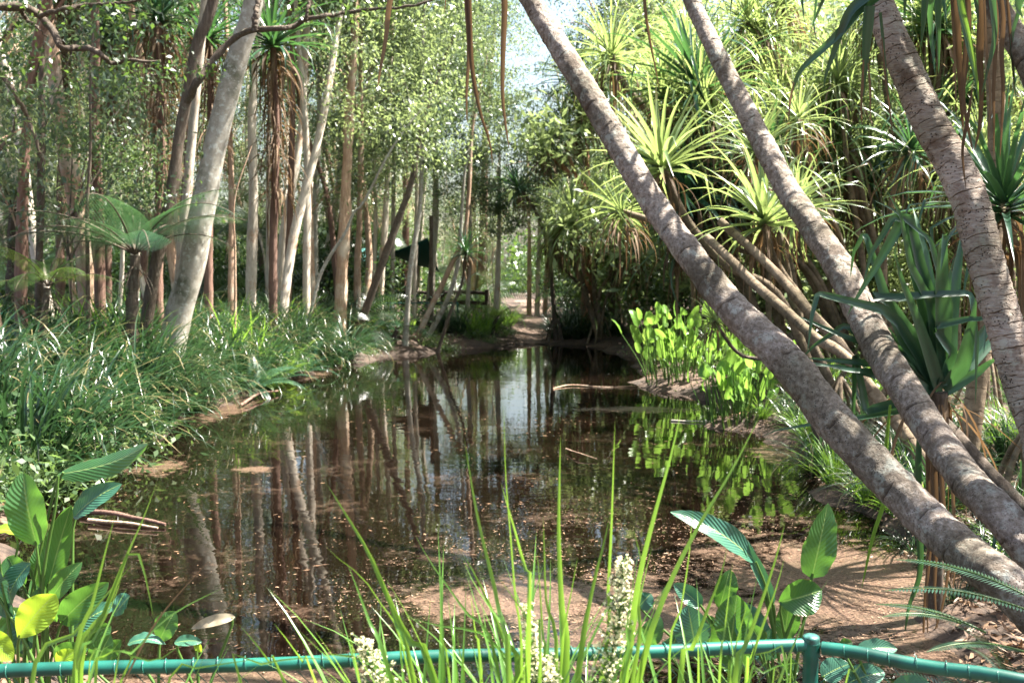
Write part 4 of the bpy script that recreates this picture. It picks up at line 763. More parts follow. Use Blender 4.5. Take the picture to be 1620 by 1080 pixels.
for (px, d, s) in [(880, 34.5, 1.1), (895, 34.2, 1.2), (915, 33.8, 1.1), (935, 33.6, 1.0), (950, 34, 1.1), (965, 33.5, 1.0), (905, 36, 1.2), (930, 36, 1.1), (955, 36, 1.1), (980, 33, .8)]:
    one('strappy_tussock', TUS[int(g.integers(4))], W(px, 500, d)[0], d, s, 'dark green tussock right of the path at the far end of the pond', 'tussock', 'tussocks right of the far path')
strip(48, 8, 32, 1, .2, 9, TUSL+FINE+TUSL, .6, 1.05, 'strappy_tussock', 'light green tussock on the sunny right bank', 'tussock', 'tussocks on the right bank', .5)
strip(20, 6.5, 13, 1, .1, 2.0, TUS+FINE, .5, .8, 'strappy_tussock', 'dark strappy tussock on the near right bank under the leaning trunks', 'tussock', 'tussocks on the near right bank', .35)
def sword(seed, n, L_, leaf, M_=34):
    g_ = np.random.default_rng(seed); mb = MB()
    for i in range(n): frond(mb, (0, 0, 0), g_.uniform(0, 6.28), g_.uniform(.5, 1.3), L_*g_.uniform(.6, 1.1), g_.uniform(.9, 1.9), M_, .13, mid=None, slim=.02, bip=False, droop=.15)
    return mb.mesh('fern_fronds', M[leaf])
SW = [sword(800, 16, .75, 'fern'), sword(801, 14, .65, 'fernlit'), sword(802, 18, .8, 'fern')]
def weeds(seed, n, leaf, h=.35):
    g_ = np.random.default_rng(seed); mb = MB(); B = np.c_[g_.normal(0, .28, (n, 2)), np.abs(g_.normal(0, h*.5, n))]; D = g_.normal(size=(n, 3)); D[:, 2] += .2; N = g_.normal(size=(n, 3)); N[:, 2] += 1.8
    quadleaves(mb, B, D, N, g_.uniform(.05, .14, n), g_.uniform(.02, .055, n), g_.random(n)); k = 30; az = g_.uniform(0, 6.28, k)
    ribbons(mb, np.c_[g_.normal(0, .2, (k, 2)), np.zeros(k)], az, g_.uniform(.8, 1.5, k), g_.uniform(.2, .55, k), np.full(k, .008), g_.uniform(.3, 1.6, k), 5, prof='grass')
    return mb.mesh('weed_foliage', M[leaf])
WD = [weeds(820+i, 420, 'weed') for i in range(3)]
strip(26, 9, 15.5, -1, .3, 4, SW, .7, 1.05, 'fern', 'soft green fern in the tangle on the near left bank', 'fern', 'ferns on the near left bank', .4)
strip(60, 8, 14, -1, .1, 4.5, WD, .8, 1.4, 'weed', 'small leafy weed clump on the near left bank', 'weed', 'weeds on the near left bank', .25)
strip(26, 8, 16, -1, .1, 4.5, FINE+TUSL, .4, .7, 'grass_tuft', 'short light green grass tuft among the weeds on the near left bank', 'grass tuft', 'grass tufts on the near left bank', .3)
strip(24, 17, 30, -1, .3, 3, SW, .7, 1.1, 'fern', 'green fern among the tussocks on the middle left bank', 'fern', 'ferns on the middle left bank', .5)
strip(30, 26, 36, -1, .05, 2, WD+[SW[0]], .6, 1.0, 'weed', 'low weeds on the muddy far left edge', 'weed', 'weeds on the far left edge', .4)
strip(40, 8, 28, 1, .3, 6, WD+[SW[1]], .7, 1.3, 'weed', 'sunlit weeds on the right bank behind the leaning trunks', 'weed', 'weeds on the right bank', .35)
for (px, py, d, s) in [(1530, 1000, 4.1, .6), (1600, 1010, 3.9, .65), (1580, 960, 4.6, .75), (1500, 1040, 3.9, .5), (1620, 940, 4.9, .8), (1450, 1035, 4.2, .45)]:
    p_ = W(px, py, d); one('fern', SW[0 if s > .6 else 2], p_[0], p_[1], s, 'dark sword fern in the bottom right corner behind the green fence', 'fern', 'sword ferns at bottom right', 0)
for (px, py, d, s) in [(455, 560, 22.5, 1.5), (430, 575, 21, 1.5), (475, 555, 24, 1.4), (500, 560, 25.5, 1.3), (410, 590, 20, 1.3), (520, 560, 27, 1.2), (480, 540, 23, 1.5), (440, 545, 21.5, 1.5), (400, 560, 19.5, 1.5), (620, 545, 30.8, 1.2), (650, 545, 31.5, 1.2), (600, 548, 31, 1.0)]:
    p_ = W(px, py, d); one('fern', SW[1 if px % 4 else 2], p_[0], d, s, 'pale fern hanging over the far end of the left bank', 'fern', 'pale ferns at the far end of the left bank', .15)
strip(34, 7, 15.5, 1, -.1, .9, TUS+FINE+TUSL, .4, .75, 'strappy_tussock', 'dark near tussock', 'tussock', 'tussocks on the near right bank', .3)
# leaf litter, one mass
n = 42000; gg = np.random.default_rng(21); mb = MB(); yy = 5+41*gg.random(n)**1.7; xx = gg.uniform(-.6, .6, n)*yy; sd = edge_dist(xx, yy); k = sd > .02; xx, yy = xx[k], yy[k]; n = len(xx)
D = gg.normal(size=(n, 3))*[1, 1, .35]; N = gg.normal(size=(n, 3))*.45+[0, 0, 1]
quadleaves(mb, np.c_[xx, yy, ground_z(xx, yy)+.015], D, N, gg.uniform(.05, .13, n), gg.uniform(.015, .04, n), gg.random(n)); tag(mb.build('leaf_litter', M['litter']), 'fallen brown leaves lying on the soil of the banks', 'leaf litter', kind='stuff')
# fallen leaves floating on the water, one mass
n = 5200; mb = MB(); yy = 5.5+28*gg.random(n)**1.3; xx = gg.uniform(-5.4, 4, n); near = (.35+1.3*(np.sin(xx*3.1+yy*1.7)*np.sin(yy*2.3-xx*1.1) > .25))*(3*np.exp(-((xx-1.8)**2/6+(yy-7.5)**2/5))+.8*np.exp(-((xx-1)**2/6+(yy-17)**2/14))+.5*np.exp(-((xx+4)**2/1.5+(yy-12)**2/6))+.08)
k = (edge_dist(xx, yy) < -.03) & (gg.random(n) < near); xx, yy = xx[k], yy[k]; n = len(xx); D = gg.normal(size=(n, 3))*[1, 1, 0]; N = gg.normal(size=(n, 3))*.05+[0, 0, 1]
quadleaves(mb, np.c_[xx, yy, np.full(n, .006)], D, N, gg.uniform(.02, .085, n), gg.uniform(.008, .026, n), gg.random(n), .04); tag(mb.build('floating_leaves', M['litter']), 'fallen leaves and bark flakes floating on the pond', 'floating leaves', kind='stuff')
n = 20000; mb = MB(); xx = gg.normal(1.9, 1.7, n); yy = gg.normal(7.4, 1.5, n); fz = np.sin(xx*2.3+yy)*np.sin(yy*3.1-xx*.8)+.6*np.sin(xx*6+1)*np.sin(yy*7); k = (edge_dist(xx, yy) < .25) & (fz > gg.normal(-.1, .5, n)) & (yy > 5); xx, yy = xx[k], yy[k]; n = len(xx)
D = gg.normal(size=(n, 3))*[1, 1, .05]; N = gg.normal(size=(n, 3))*.15+[0, 0, 1]
quadleaves(mb, np.c_[xx, yy, np.full(n, .008)], D, N, np.exp(gg.normal(-4.0, .5, n)), gg.uniform(.005, .014, n), gg.random(n), .05); tag(mb.build('floating_litter', M['fleck']), 'fine brown litter flecks drifting on the near water', 'floating litter', kind='stuff')
n = 16000; mb = MB(); xx = gg.uniform(1.2, 7, n); yy = gg.uniform(4, 16, n); sd = edge_dist(xx, yy); k = (sd > -.15) & (sd < 2.5); xx, yy = xx[k], yy[k]; n = len(xx)
D = gg.normal(size=(n, 3))*[1, 1, .4]; N = gg.normal(size=(n, 3))*.5+[0, 0, 1]
quadleaves(mb, np.c_[xx, yy, np.maximum(ground_z(xx, yy), 0)+.02], D, N, gg.uniform(.03, .12, n), gg.uniform(.01, .035, n), gg.random(n), .15); tag(mb.build('leaf_litter', M['fleck']), 'brown fallen leaves and twigs on the near right bank', 'leaf litter', kind='stuff')
def stick(pts, r, label, z=.01, name='floating_stick', bark='palebark', side=0):
    P = [GZ(a, b, z) + np.array([0, 0, dz]) for a, b, dz in pts]; base = P[0]; mb = MB(); tube(mb, cat(P, 16), np.linspace(r, r*.5, 16), 7, lambda u, th, rad: rad*.2*np.sin(u*14+th)); o = mb.build(name, M[bark], None, True, tuple(base)); return tag(o, label, 'stick')
stick([(128, 812, .03), (180, 820, .05), (262, 832, .02)], .03, 'broken brown log half afloat beside the near left bank', bark='redbark', name='floating_log')
stick([(140, 826, .02), (200, 832, .03), (250, 838, .02)], .02, 'thin stick beside the broken log at the near left bank', bark='tanbark')
stick([(875, 614, .0), (905, 610, .02), (960, 612, .0), (1030, 611, .03)], .012, 'long straw coloured stick lying on the water below the water plants', bark='tanbark')
stick([(895, 713, .03), (915, 722, .05), (945, 728, .02)], .009, 'thin twig sticking out of the middle of the pond', bark='tanbark')
stick([(1062, 665, .0), (1100, 667, .01), (1140, 666, .0)], .015, 'thin straw twig floating by the right water plants')
stick([(480, 572, .04), (505, 577, .06), (540, 580, .02)], .05, 'reddish root lying at the left water edge', bark='redbark', name='bank_root')
stick([(380, 645, .04), (410, 630, .09), (440, 622, .05)], .03, 'dark dead branch at the left water edge below the tussocks', bark='redbark', name='bank_root')
# ---------------------------------------------------------------- broad leaved water plants on the right
def water_plant(px, py, d, n, hmin, hmax, spread, label, seed, lw=.16):
    g_ = np.random.default_rng(seed); b = W(px, py, d); base = np.array([b[0], b[1], -.03]); t = empty('water_plant', base, label, 'water plant'); sb = MB(); lb = MB()
    for i in range(n):
        a = g_.uniform(0, 6.28); q = base+np.array([math.cos(a), math.sin(a)*.8, 0])*spread*g_.random()**.6*.55; h = g_.uniform(hmin, hmax); ln = g_.normal(0, .13, 2)+np.array([math.cos(a), math.sin(a)])*.16
        top = q+np.array([ln[0]*h, ln[1]*h, h]); tube(sb, cat([q, (q+top)/2+[ln[0]*-.1, 0, 0], top], 9), np.linspace(.014, .006, 9), 5, rnd=g_.random(), cap=False)
        L_ = g_.uniform(.32, .6); az = g_.uniform(0, 6.28); tip = top+np.array([ln[0]*.8+g_.normal(0, .12), ln[1]*.8+g_.normal(0, .12), g_.uniform(.35, 1.0)])*L_
        broadleaf(lb, top, tip, L_*g_.uniform(.30, .42), (math.cos(az), math.sin(az), .4), g_.uniform(-.05, .12), .14, g_.random(), g_.uniform(.28, .36), g_.uniform(0, .3), 9, 4)
    for i in range(n//2):
        a = g_.uniform(0, 6.28); q = base+np.array([math.cos(a), math.sin(a), 0])*spread*.4*g_.random(); ribbons(sb, [q], [a], [1.2], [g_.uniform(.4, .9)], [.012], [g_.uniform(.2, 1.2)], 6, prof='grass')
    sb.build('stems', M['stem'], t, True); lb.build('leaves', M['water_leaf'], t, True)
water_plant(1078, 612, 21.0, 80, .5, 1.6, 1.45, 'bright green broad leaved clump standing in the water, farther of the two', 31)
water_plant(1045, 590, 23.5, 30, .3, .9, .8, 'small broad leaved clump behind the farther bright clump', 32)
water_plant(1165, 660, 15.6, 46, .4, 1.3, .95, 'nearer broad leaved clump in the water beside the leaning trunk', 33)
water_plant(1205, 655, 16.2, 34, .3, .95, .8, 'broad leaved clump half hidden behind the leaning trunk', 34)
water_plant(1120, 600, 22, 40, .3, 1.0, 1.1, 'broad leaved plants on the bank behind the farther bright clump', 35)
# ---------------------------------------------------------------- the big leaning trunks
def big_trunk(label, pts, dpts, wpts, bark, ringf, ringa, nobs, sides=36, ground=None, beyond=None):
    P = [W(a, b, d) for (a, b), d in zip(pts, dpts)]; r = [w_/F*d*.5 for w_, d in zip(wpts, dpts)]
    if ground is not None: P = [np.array(ground)]+P; r = [r[0]*1.12]+r
    if beyond is not None: P = P+[np.array(q) for q in beyond]; r = r+[r[-1]*.93]*len(beyond)
    t = empty('leaning_pandanus', P[0], label, 'leaning tree'); L_ = sum(np.linalg.norm(np.diff(np.array(P), axis=0), axis=1)); n = int(L_/.013)
    Q4 = cat(np.c_[np.array(P), np.array(r)], n); Q = Q4[:, :3]; R_ = Q4[:, 3]; ga = np.random.default_rng(int(pts[0][0])); ph = ga.uniform(0, 6, 8)
    ks = ga.uniform(0, L_, nobs); kt = ga.uniform(0, 6.28, nobs); kr = ga.uniform(.012, .035, nobs); kh = ga.uniform(.3, 1, nobs)*ga.choice([1, 1, 1, -.6], nobs)
    nt_ = ga.normal(size=(n+4, sides)); nt_ = (nt_[:-4]+nt_[1:-3]+nt_[2:-2])/1.7; nt_ = nt_[:n]
    def dsp(u, th, rad):
        w_ = u+.012*np.sin(th*2+ph[0])+.02*np.sin(th+ph[1]+u*2)+.015*np.sin(u*7+ph[2]); fr = (w_*ringf+.25*np.sin(w_*5.3+ph[6])) % 1
        amp = .6+.4*np.sin(u*3.1+th*2+ph[3]); d = rad*ringa*amp*(np.where(fr < .18, -fr/.18, -1+(fr-.18)/.82)+.5)
        d = d+rad*(.05*np.sin(th+u*1.9+ph[4])+.035*np.sin(2*th-u*2.6+ph[5])+.02*np.sin(3*th+u*9+ph[6])+.015*np.sin(u*17+ph[7]+2*th)); d = d+rad*.018*nt_
        for s_, t_, r_, h_ in zip(ks, kt, kr, kh):
            dt = (np.abs(th-t_)+np.pi) % (2*np.pi)-np.pi; q = ((u-s_)**2+(dt*rad)**2)/r_**2; d = d+.22*r_*h_*np.exp(-q*1.3)*(q < 6)
        return d
    mb = MB(); tube(mb, Q, R_, sides, dsp); mb.build('trunk', M[bark], t, True); return t, Q
A = [(1620, 949), (1545, 888), (1477, 828), (1400, 752), (1317, 662), (1237, 565), (1158, 497-8), (1100, 415), (1056, 355), (1000, 265), (945, 170), (892, 85), (836, -5)]
tA, QA = big_trunk('longest leaning trunk, blotchy grey, rising from bottom right across the pond to the top centre', A, np.linspace(4.3, 7.6, 13), [74, 70, 67, 63, 60, 56, 51, 46, 43, 40, 37, 35, 33], 'pbark', 4.2, .05, 120, ground=(2.75, 3.75, .35), beyond=[W(770, -130, 8.0), W(720, -240, 8.4)])
B_ = [(1600, 834), (1530, 762), (1478, 690), (1418, 597), (1381, 530), (1333, 430), (1279, 350), (1245, 300), (1192, 200), (1142, 100), (1092, -5)]
tB, QB = big_trunk('second longest leaning trunk, blotchy grey, parallel to and right of the longest', B_, np.linspace(5.0, 9.4, 11), [60, 58, 54, 51, 49, 46, 41, 37, 32, 29, 25], 'pbark', 4.6, .05, 90, ground=(2.95, 4.55, .42), beyond=[W(1040, -130, 10), W(1010, -230, 10.4)])
C2 = [(1668, 760), (1648, 700), (1622, 630), (1592, 530), (1563, 430), (1538, 330), (1511, 265), (1476, 200), (1430, 100), (1386, -5)]
tC, QC = big_trunk('thickest trunk, rough pinkish bark with close rings, leaning in from the right edge', C2, np.linspace(5.0, 5.9, 10), [60, 59, 57, 56, 55, 54, 52, 50, 48, 46], 'ringbark', 21, .06, 150, ground=(3.2, 4.7, .42), beyond=[W(1345, -120, 6.1), W(1320, -220, 6.3)])
D_ = [(1720, 300), (1665, 180), (1618, 85), (1566, -5)]
tD, QD = big_trunk('smooth trunk cutting across the top right corner of the photo', D_, [4.9, 5.1, 5.3, 5.5], [44, 42, 38, 36], 'pbark', 5, .03, 30, 24, ground=(3.9, 4.2, .42), beyond=[W(1530, -90, 5.7), W(1500, -180, 5.9)])
tE, QE = big_trunk('thin dark trunk close behind and below the second leaning trunk', [(1640, 825), (1565, 750), (1510, 688), (1480, 655), (1440, 590)], [5.9, 6.2, 6.5, 6.7, 7.0], [27, 26, 24, 22, 18], 'darkbark', 6, .04, 10, 16, ground=(3.5, 5.6, .45))
tF, QF = big_trunk('pale mottled trunk lying low behind the longest leaning trunk', [(1350, 578), (1290, 535), (1240, 490), (1195, 450), (1150, 405), (1118, 375)], np.linspace(9.5, 12, 6), [18, 17, 16, 15, 14, 13], 'stalk', 6, .05, 20, 16, ground=(3.9, 9.0, .45))
tG, QG = big_trunk('pale mottled trunk leaning behind the second leaning trunk', [(1400, 640), (1340, 560), (1282, 497), (1235, 440), (1190, 395), (1140, 350)], np.linspace(10, 12, 6), [17, 17, 16, 15, 14, 13], 'stalk', 6, .05, 20, 16, ground=(4.6, 9.6, .45))
def crown_on(t, Q, meshes, s, skirt, n=1):
    T = Vector(norm(Q[-1]-Q[-8]))
    for k in range(n):
        T2 = (T+Vector((rng.normal(0, .4)*(n > 1), rng.normal(0, .4)*(n > 1), .6))).normalized(); o = inst('crown', meshes[int(rng.integers(len(meshes)))], t, tuple(Q[-1]+np.array([rng.normal(0, .3), rng.normal(0, .3), 0])*(n > 1)-np.array(t.location)), s=s)
        o.rotation_euler = (T2.to_track_quat('Z', 'Y').to_matrix() @ Matrix.Rotation(rng.uniform(0, 6), 3, 'Z')).to_euler()
    if skirt: inst('dead_leaf_skirt', SKIRTS[0], t, tuple(Q[-1]-np.array(t.location)), s=skirt)
crown_on(tA, QA, H0, 1.0, .7); crown_on(tB, QB, H0, .8, 0); crown_on(tC, QC, HK, 1.0, 0); crown_on(tD, QD, HK, 1.0, 0)
# leaves that hang into the top of the frame from the crowns above it
def hang(t, name, m_, items, d, prof='hang', fold=.3, seg=18, facing=None):
    mb = MB()
    for it in items:
        pts, w_ = it[0], it[1]; dd = it[2] if len(it) > 2 else d; P = [W(a, b, dd+.03*i) for i, (a, b) in enumerate(pts)]; strapline(mb, P, w_/F*dd, prof, seg, fold, None, facing)
    mb.build(name, M[m_], t)
hang(tA, 'hanging_dead_leaf', 'dead', [([(700, -190), (640, -60), (618, 0), (611, 60), (602, 110), (597, 142)], 12)], 7.9)
hang(tA, 'hanging_dead_leaf', 'dead', [([(715, -200), (735, -60), (739, 10), (742, 80), (738, 150), (739, 196)], 10), ([(716, -200), (738, -60), (742, 20), (747, 110), (760, 180), (775, 225), (779, 262)], 10)], 8.0)
hang(tA, 'hanging_dead_leaf', 'dead', [([(730, -200), (790, -80), (798, 0), (796, 80), (795, 150), (800, 200), (806, 238)], 11)], 7.9)
hang(tA, 'hanging_dead_leaf', 'dead', [([(700, -150), (703, -40), (705, 0), (703, 22)], 5), ([(700, -190), (560, -120), (500, -60), (490, -20)], 10)], 8.0)
hang(tB, 'hanging_dead_leaf', 'dead', [([(1010, -200), (1018, -60), (1020, 10), (1027, 60), (1036, 105), (1043, 142)], 7)], 9.6)
CG = [([(1395, -30), (1372, -5), (1335, 45), (1300, 80), (1268, 110), (1256, 135), (1247, 170)], 17), ([(1395, -20), (1348, 15), (1330, 50), (1318, 85), (1306, 120), (1303, 145)], 16),
      ([(1400, -10), (1378, 5), (1350, 30), (1330, 58)], 12), ([(1374, 10), (1370, 60), (1368, 100), (1366, 130), (1366, 160)], 17), ([(1392, 20), (1396, 60), (1402, 120), (1412, 180)], 5),
      ([(1440, -60), (1432, -10), (1431, 20), (1433, 30)], 10), ([(1465, -70), (1462, 0), (1459, 50), (1456, 76)], 16), ([(1490, -70), (1483, 0), (1484, 60), (1485, 118)], 14), ([(1330, -60), (1295, -10), (1288, 30), (1281, 55)], 6)]
hang(tC, 'hanging_green_leaves', 'panddark', CG, 5.6, 'pand')
DG = [([(1520, -80), (1518, 0), (1528, 60), (1541, 120), (1548, 165)], 15), ([(1560, -80), (1568, 0), (1572, 60), (1562, 110), (1552, 152)], 14), ([(1550, -90), (1600, -20), (1612, 10), (1600, 60), (1604, 120), (1608, 168)], 9), ([(1530, -80), (1535, -20), (1542, 0), (1548, 40)], 16), ([(1640, -60), (1610, 5), (1618, 30)], 26)]
hang(tD, 'hanging_green_leaves', 'panddark', DG, 5.2, 'pand')
hang(tD, 'hanging_yellow_leaf', 'grasslit', [([(1512, -80), (1518, 0), (1532, 60), (1544, 120), (1549, 168)], 13)], 5.15, 'pand')
DD = [([(1510, -80), (1509, 0), (1513, 50), (1517, 120), (1520, 165), (1524, 215)], 13), ([(1535, -80), (1548, 0), (1550, 40), (1548, 90), (1551, 140), (1549, 200), (1541, 240)], 14), ([(1525, -80), (1530, 20), (1526, 100), (1522, 150), (1530, 200), (1540, 245)], 12),
      ([(1560, -80), (1575, 20), (1573, 90), (1571, 150), (1572, 200), (1572, 250)], 8), ([(1570, -80), (1585, 20), (1583, 80), (1586, 140), (1584, 200), (1582, 250)], 9), ([(1538, 140), (1530, 190), (1522, 240), (1528, 300)], 6), ([(1590, -40), (1596, 40), (1601, 100), (1605, 150)], 6), ([(1500, -60), (1506, 20), (1510, 100), (1513, 190)], 5), ([(1555, -50), (1560, 80), (1566, 150), (1563, 230)], 5)]
hang(tD, 'hanging_dead_leaves', 'dead', DD, 5.25)
hang(tC, 'hanging_dead_leaves', 'dead', [([(1366, 95), (1364, 130), (1362, 170), (1364, 200)], 5), ([(1373, 100), (1376, 140), (1377, 190)], 4), ([(1395, 60), (1400, 120), (1408, 180), (1415, 240)], 4), ([(1256, 130), (1250, 160), (1247, 195)], 4)], 5.6)
# ---------------------------------------------------------------- dark big leaved pandanus at right
c0 = W(1485, 615, 6.7); t = empty('pandanus', (c0[0], c0[1], gz(c0[0], c0[1])), 'dark blue green pandanus with broad bent leaves between the second and thickest trunks', 'pandanus')
tb = MB(); b0 = np.array([c0[0]+.1, c0[1]+.2, gz(c0[0], c0[1])-.1]); tube(tb, cat([b0, (b0+c0)/2, c0+[0, 0, -.02]], 20), np.linspace(.05, .06, 20), 10); tb.build('trunk', M['darkbark'], t, True)
LV = [([(1480, 610), (1470, 520), (1452, 440), (1436, 370), (1432, 340), (1398, 400), (1350, 480), (1340, 500)], 24), ([(1482, 610), (1478, 500), (1462, 400), (1450, 350), (1444, 328)], 26), ([(1485, 600), (1478, 500), (1455, 420), (1446, 380), (1440, 350), (1412, 345), (1378, 400), (1365, 450)], 22),
      ([(1490, 600), (1490, 500), (1488, 440), (1490, 390), (1495, 370), (1488, 430)], 24), ([(1492, 605), (1500, 520), (1510, 450), (1518, 400), (1523, 360)], 28), ([(1478, 610), (1440, 530), (1400, 470), (1370, 375), (1366, 370), (1350, 400), (1345, 440)], 20),
      ([(1475, 615), (1450, 560), (1420, 510), (1395, 490), (1305, 467), (1293, 465), (1284, 500), (1277, 560)], 15), ([(1480, 612), (1430, 545), (1400, 475), (1380, 470), (1420, 472), (1460, 467), (1530, 464), (1536, 468), (1545, 540), (1543, 640)], 17),
      ([(1478, 618), (1440, 570), (1400, 555), (1330, 530), (1270, 503), (1262, 500)], 15), ([(1478, 618), (1430, 580), (1380, 575), (1320, 570), (1270, 566)], 13), ([(1478, 622), (1440, 600), (1400, 590), (1340, 585), (1280, 572)], 14), ([(1480, 625), (1450, 620), (1400, 600), (1330, 580), (1268, 575)], 12),
      ([(1476, 620), (1440, 560), (1380, 540), (1335, 515), (1290, 545), (1262, 572)], 13), ([(1480, 620), (1474, 560), (1470, 510), (1478, 512), (1474, 560)], 18), ([(1490, 610), (1505, 560), (1478, 520), (1480, 516), (1530, 505), (1560, 505), (1556, 560)], 16),
      ([(1495, 612), (1530, 560), (1560, 520), (1590, 480)], 22), ([(1495, 615), (1540, 570), (1580, 530), (1620, 500)], 20), ([(1495, 618), (1545, 590), (1570, 570), (1575, 560)], 18), ([(1492, 615), (1520, 580), (1530, 540), (1545, 470)], 22), ([(1470, 625), (1420, 650), (1360, 660), (1300, 668), (1230, 680), (1205, 690)], 10),
      ([(1475, 620), (1410, 640), (1370, 650), (1352, 560), (1350, 640), (1345, 720)], 14), ([(1486, 600), (1470, 480), (1440, 420), (1424, 340), (1402, 300)], 14), ([(1488, 600), (1500, 480), (1470, 380), (1410, 330), (1380, 316)], 14), ([(1480, 615), (1440, 575), (1400, 520), (1385, 560), (1378, 600)], 14), ([(1486, 612), (1484, 560), (1495, 480), (1505, 420)], 22), ([(1484, 612), (1468, 560), (1448, 500), (1425, 440), (1416, 400)], 20)]
mb = MB()
for i, (pts, w_) in enumerate(LV):
    nn = len(pts); P = [W(a, b, 6.7+np.sin(i*1.7)*.30*(k/(nn-1))) for k, (a, b) in enumerate(pts)]; Pl = []
    for k in range(nn-1): Pl += [P[k]+(P[k+1]-P[k])*s_ for s_ in (0, .33, .66)]
    Pl.append(P[-1]); strapline(mb, Pl, w_*1.1/F*6.7, 'pand' if i % 3 else 'strap', len(Pl)*2, .22, None, (.1*np.sin(i), -1, .35+.2*np.sin(i*2)))
mb.build('crown', M['panddark'], t)
mb = MB(); n = 26; az = rng.uniform(0, 6.28, n); ribbons(mb, np.tile(c0+[0, .05, -.05], (n, 1))+rng.normal(0, .05, (n, 3)), az, rng.uniform(-1.2, .4, n), rng.uniform(.3, 1.2, n), rng.uniform(.02, .04, n), rng.uniform(1, 2, n), 10, .35, None, None, .3, None, 'hang', .4)
mb.build('dead_leaf_skirt', M['dead'], t)
for i, (pts, w_, m_) in enumerate([([(1455, 650), (1452, 720), (1450, 800), (1455, 900), (1437, 960), (1431, 1005)], 14, 'panddark'), ([(1408, 640), (1400, 720), (1398, 790), (1380, 850), (1363, 930)], 9, 'grasslit'), ([(1462, 640), (1468, 760), (1470, 860), (1462, 960), (1460, 1040)], 9, 'dead'), ([(1475, 640), (1478, 760), (1480, 860), (1478, 940), (1484, 1000)], 10, 'dead'), ([(1485, 640), (1490, 780), (1500, 880), (1490, 960), (1470, 1020)], 8, 'dead'), ([(1470, 640), (1474, 800), (1466, 900), (1468, 1030)], 7, 'dead'), ([(1490, 640), (1505, 760), (1510, 880), (1507, 940)], 7, 'dead')]):
    hang(t, 'hanging_leaf', m_, [(pts, w_)], 6.5)
# ---------------------------------------------------------------- broad leaved plants behind the near fence
def canna(loc_px, d, label, leaves, stems, name='broad_leaved_plant'):
    """leaves: (base px, tip px, width px, depth offset, options)"""
    b = W(*loc_px, d); base = np.array([b[0], b[1], gz(b[0], b[1])]); t = empty(name, base, label, 'broad leaved plant'); sb = MB()
    for lf in leaves:
        (a, b_, w_) = lf[:3]; o = dict(lf[4]) if len(lf) > 4 else {}; dz = lf[3] if len(lf) > 3 else 0; td = o.pop('td', 0); m_ = o.pop('m', 'leafgreen'); lab = o.pop('label', None)
        P0 = W(*a, d+dz); P1 = W(*b_, d+dz+td); mb = MB(); o.setdefault('twist', rng.normal(0, .35)); o.setdefault('bow', rng.uniform(-.02, .14)); o.setdefault('tipdrop', rng.uniform(0, .12)); broadleaf(mb, P0, P1, w_/F*(d+dz), **o); ob = mb.build('leaf', M[m_], t, True)
        if lab: ob['label'] = lab
        q = base+np.array([rng.normal(0, .06), rng.normal(0, .05), -.02]); mid = (P0*.55+q*.45)+np.array([(q[0]-P0[0])*.25, 0, 0]); tube(sb, cat([q, mid, P0, P0+(P1-P0)*.06], 14), np.linspace(.009, .005, 14), 6, rnd=.4)
    for (pts, r) in stems: tube(sb, cat([W(a, c, d) for a, c in pts], 14), np.linspace(r, r*.6, 14), 6, rnd=.2)
    sb.build('stems', M['stem'], t, True); return t
def bigleaf(name, c0, c1, tr, tm, rough):
    m = leafmat(name, [c0, c1], tr, tm, rough, .5, veins=85); return m
M['leafgreen'] = bigleaf('broad_leaf', (.025, .08, .028), (.045, .12, .04), (.18, .42, .04), .38, .3)
M['leafblue'] = bigleaf('broad_leaf_bluish', (.03, .10, .07), (.05, .14, .09), (.1, .3, .08), .15, .28)
M['leafyellow'] = bigleaf('broad_leaf_yellowish', (.20, .34, .03), (.26, .40, .04), (.62, .85, .05), .5, .35)
M['leafdry'] = plain('broad_leaf_dry', (.30, .25, .17), .6, .3, noise=.4, ns=30)
canna((70, 1075), 3.85, 'large leaved plant in the bottom left corner behind the fence rail',
  [((58, 862), (36, 738), 64, 0, dict(bow=.06, fold=.16, shape=.45)), ((75, 930), (113, 792), 44, .05, dict(bow=-.05, fold=.2, facing=(.5, -1, .2))),
   ((92, 750), (234, 693), 44, .1, dict(facing=(0, -.8, .7), bow=-.10, fold=-.12, td=-.15)), ((116, 818), (193, 764), 40, .1, dict(facing=(.2, -.7, .8), bow=.08, m='leafblue')),
   ((-10, 838), (46, 846), 24, .0, dict(facing=(0, -.5, 1), m='leafyellow', bow=.08)), ((12, 880), (40, 920), 40, .1, dict(m='leafgreen')), ((48, 890), (10, 960), 44, .05, dict(facing=(-.3, -1, .5), m='leafblue', tipdrop=.2)),
   ((-30, 900), (20, 970), 60, .0, dict(m='leafblue', facing=(-.2, -1, .6))), ((28, 1008), (88, 934), 56, -.3, dict(m='leafyellow', fold=.1, bow=.04, shape=.55, label='yellow green leaf glowing against the light')),
   ((82, 945), (130, 888), 34, 0, dict()), ((96, 985), (172, 912), 46, .05, dict(facing=(.2, -1, .4))), ((110, 1000), (188, 948), 40, .1, dict(m='leafblue', facing=(.3, -.8, .6))), ((178, 975), (206, 938), 34, -.02, dict(m='leafblue', facing=(0, -1, .3), shape=.6)),
   ((50, 960), (36, 1030), 50, .1, dict(m='leafblue')), ((20, 960), (50, 1040), 60, .15, dict()), ((70, 930), (64, 850), 34, .15, dict()), ((130, 1010), (176, 985), 50, .1, dict(m='leafgreen')), ((-20, 1000), (20, 1040), 40, -.2, dict(m='leafyellow')),
   ((165, 1045), (192, 1010), 30, 0, dict()), ((85, 1040), (140, 1020), 36, -.1, dict(m='leafgreen')), ((60, 905), (90, 980), 40, .2, dict()), ((62, 930), (66, 992), 30, .0, dict(m='leafgreen'))],
  [([(66, 985), (70, 900), (88, 800), (92, 752)], .008), ([(25, 880), (28, 860), (22, 840)], .005)])
